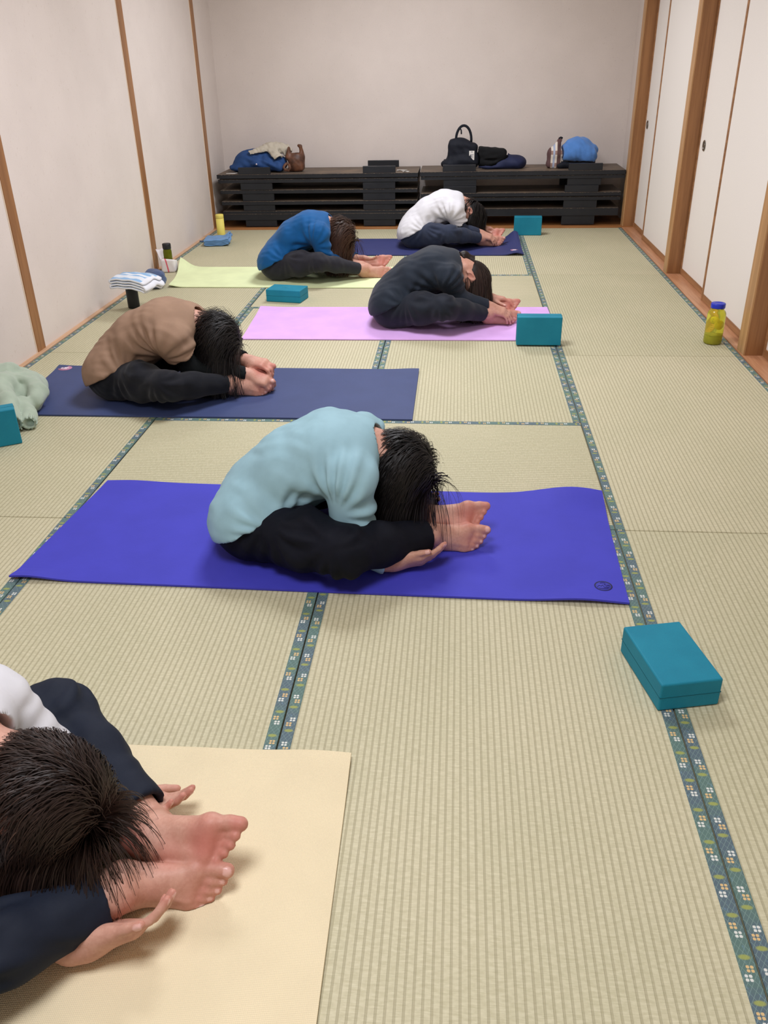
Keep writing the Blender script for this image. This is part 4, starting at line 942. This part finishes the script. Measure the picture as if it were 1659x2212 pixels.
def greige(F):
    F.cone((-.16, -.10, .145), (-.04, -.07, .175), .034, .042, .02); F.cone((-.04, -.07, .175), (.06, -.05, .185), .030, .045, .03); F.ell((.07, -.03, .200), (.075, .06, .035), None, .03); F.ell((.13, -.02, .185), (.07, .055, .04), None, .03)
    F.ell((.02, -.02, .20), (.08, .05, .035), None, .03); F.ell((.17, -.03, .15), (.05, .05, .04), None, .03)
    F.cone((.04, -.07, .165), (.105, -.135, .110), .044, .044, .02); F.cut((-.16, -.10, .145), (-.9, -.25, -.4), (-.26, -.2, .05), (-.12, .02, .25), .003); F.cone((-.15, -.10, .147), (-.22, -.12, .12), .024, .028, .003, None, 1, True)
    F.cut((.105, -.135, .110), (.5, -.4, -.75), (.05, -.22, .0), (.2, -.06, .16), .003); F.cone((.10, -.13, .117), (.13, -.16, .06), .029, .032, .003, None, 1, True)
def bag(F):
    F.ell((.0, 0, .085), (.082, .075, .088), None, .02); F.rbox((0, 0, .035), (.072, .060, .035), None, .025, .03); F.ell((0, 0, .185), (.046, .05, .05), None, .01, True); F.cut((0, 0, .150), (0, 0, 1), k=.004)
    F.cone((-.058, -.03, .12), (-.050, -.03, .195), .030, .012, .02, (0, 1, 0), 1.3); F.cone((.062, .01, .12), (.050, .01, .205), .022, .014, .02, (0, 1, 0), 1.5); F.cone((.050, .01, .205), (.034, .01, .212), .014, .013, .01, (0, 1, 0), 1.5)
t = soft('folded_shirt', (-.26, -.22, 0), (.24, .10, .26), .0055, greige, SHIRTG, None, (.475, 5.790, ZT), .010, 95, ((.3, .7, .6), (.8, .3, -.5)), 22, minus=[(coat, (-.09, -.015, 0), .020), (bag, (.722-.475, -.055, 0), .012)])
tag(t, 'greige shirt with open sleeves lying crumpled on the blue coat', 'shirt')
b = empty('handbag', (.722, 5.735, ZT), 'brown leather handbag beside the blue coat on the left tables', 'bag')
soft('bag_body', (-.10, -.10, -.01), (.10, .10, .25), .004, bag, LEA, b, (0, 0, 0), .0035, 70, seed=23, zmin=.0006, minus=[(coat, (.385-.722, .04, 0), .030)])
tube('strap', [(-.062, -.075, .075), (-.085, -.085, .060), (-.098, -.092, .040), (-.085, -.098, .020), (-.050, -.100, .014), (-.038, -.098, .034), (-.048, -.092, .070)], .012, LEA, b, 8, .45)
BAGK = cloth('tote_black', lin(26, 29, 38), .7, .12, 500, .25); GARK = cloth('garment_black', lin(24, 25, 27), .9, .1, 500, .3); GARN = cloth('jacket_navy', lin(36, 42, 72), .65, .12, 500, .25)
b = empty('tote_bag', (2.225, 5.770, ZT), 'black tote bag with a tall handle and white label, on the right tables', 'bag')
def tote(F):
    F.rbox((0, 0, .11), (.128, .070, .115), ((1, 0, -.10), (0, 1, 0), (.10, 0, 1)), .035, .02); F.ell((-.02, 0, .20), (.085, .055, .055), None, .05); F.ell((-.10, -.02, .04), (.09, .09, .045), None, .04); F.ell((.05, -.03, .07), (.10, .07, .075), None, .05)
    F.ell((0, -.095, .13), (.05, .02, .012), None, .02, True)
soft('bag_body', (-.24, -.16, -.01), (.22, .16, .30), .0066, tote, BAGK, b, (0, 0, 0), .007, 62, ((.3, .3, .9), (.9, .2, .3)), 31, zmin=.0006)
tube('handle', [(.015+.068*math.cos(a)-.004, -.01, .235+.118*math.sin(a)) for a in np.linspace(math.pi*1.03, -.05*math.pi, 17)], .011, BAGK, b, 8, .35)
tube('strap_end', [(-.022, -.03, .335), (-.012, -.032, .315), (-.010, -.032, .285)], .006, BAGK, b, 8, .4)
lb = box('label', .062, .108, -.1145, -.1125, .075, .150, PAPER, b, .0005); lb.rotation_euler = (math.radians(-6), 0, math.radians(0)); lb.location = (0, .012, -.008)
bm = bmesh.new(); add_box(bm, .078, .094, -.1152, -.1148, .138, .143)
for i in range(5): add_box(bm, .067, .103-.004*(i % 2), -.1152, -.1148, .092+i*.007, .0945+i*.007)
bm_obj('label_print', bm, M('print_grey', .7, .2, lin(120, 122, 130)).m, lb)
def gark(F):
    F.rbox((0, 0, .125), (.125, .07, .045), ((1, 0, -.12), (0, 1, 0), (.12, 0, 1)), .03, .02); F.ell((-.02, .0, .06), (.12, .08, .06), None, .03); F.rbox((.08, .01, .105), (.06, .06, .05), None, .03, .03); F.ell((.0, -.08, .075), (.07, .03, .012), None, .01, True)
t = soft('folded_jacket', (-.20, -.14, -.01), (.20, .14, .22), .0066, gark, GARK, None, (2.480, 5.765, ZT), .006, 70, seed=33, zmin=.0006, minus=[(tote, (2.225-2.480, .005, 0), .012)])
tag(t, 'black garment folded against the right side of the tall black tote bag', 'jacket')
def garn(F):
    F.ell((0, 0, .05), (.16, .10, .06), None, .03); F.ell((.08, -.02, .045), (.09, .10, .055), None, .03); F.ell((-.05, .02, .115), (.06, .055, .05), None, .03); F.ell((-.12, -.05, .02), (.14, .06, .025), None, .03)
t = soft('jacket', (-.28, -.14, -.01), (.22, .14, .20), .0066, garn, GARN, None, (2.625, 5.775, ZT), .009, 62, ((.5, .5, .6), (.8, -.4, .3)), 34, zmin=.0006, minus=[(gark, (2.480-2.625, -.01, 0), .013), (tote, (2.225-2.625, -.005, 0), .012)])
tag(t, 'navy jacket crumpled at the right end of the black garments', 'jacket')
m = M('plaid_cloth', .9, .15); x, y, z = m.xyz('Object')
sx = ((x/.085+.12).fr()-.5).abs(); sz = ((z/.10+.2).fr()-.5).abs()
c = m.mix(sz.lt(.16), lin(226, 216, 204), lin(160, 132, 122)); c = m.mix(sx.lt(.19), c, lin(100, 76, 76)); c = m.mix(sx.gt(.40), c, lin(170, 180, 204)); m.set('Base Color', c); m.bump(m.noise((400, 400, 400), 2), .3, .001); PLAID = m.m
b = empty('shopping_bag', (3.040, 5.740, ZT), 'plaid cloth bag standing upright at the left of the blue fleece', 'bag')
def plaid(F):
    F.rbox((0, 0, .075), (.062, .060, .078), ((1, 0, -.10), (0, 1, 0), (.10, 0, 1)), .025, .02); F.cone((.0, 0, .12), (.040, 0, .235), .050, .016, .04, (0, 1, 0), 1.3)
soft('bag_body', (-.11, -.11, -.01), (.12, .11, .28), .0055, plaid, PLAID, b, (0, 0, 0), .005, 75, seed=41, zmin=.0006)
tube('bag_knot', [(.030, -.01, .236), (.044, -.012, .247), (.058, -.012, .240)], .010, BAGK, b, 8)
FL = cloth('fleece_blue', lin(86, 136, 206), .98, .08, 260, .6, .3)
def under_(F): F.rbox((0, 0, .022), (.155, .09, .024), None, .02, .01); F.ell((-.13, -.05, .025), (.06, .05, .03), None, .02); F.rbox((.14, .03, .05), (.02, .02, .03), None, .01, .01)
def fleece(F):
    F.ell((0, 0, .115), (.145, .10, .095), None, .03); F.ell((-.07, -.01, .09), (.09, .08, .07), None, .05); F.ell((.09, -.02, .075), (.075, .085, .085), None, .04); F.ell((.0, .0, .17), (.10, .07, .05), None, .04); F.ell((.13, 0, .12), (.045, .05, .035), None, .02)
t = soft('fleece_jacket', (-.20, -.14, -.01), (.20, .14, .26), .0066, fleece, FL, None, (3.245, 5.760, ZT+.024), .009, 66, ((.6, .3, .6), (.2, .6, .7), (.9, -.2, .3)), 42, minus=[(under_, (-.02, -.005, -.024), .011), (plaid, (3.040-3.245, -.02, -.024), .011)])
tag(t, 'bright blue fleece bundled on the right end of the right tables', 'jacket')
t = soft('folded_cloth', (-.22, -.13, -.01), (.20, .13, .10), .006, under_, BAGK, None, (3.225, 5.755, ZT), .005, 75, seed=43, zmin=.0006, minus=[(plaid, (3.040-3.225, -.015, 0), .010)])
tag(t, 'black folded cloth under the bright blue fleece', 'cloth')
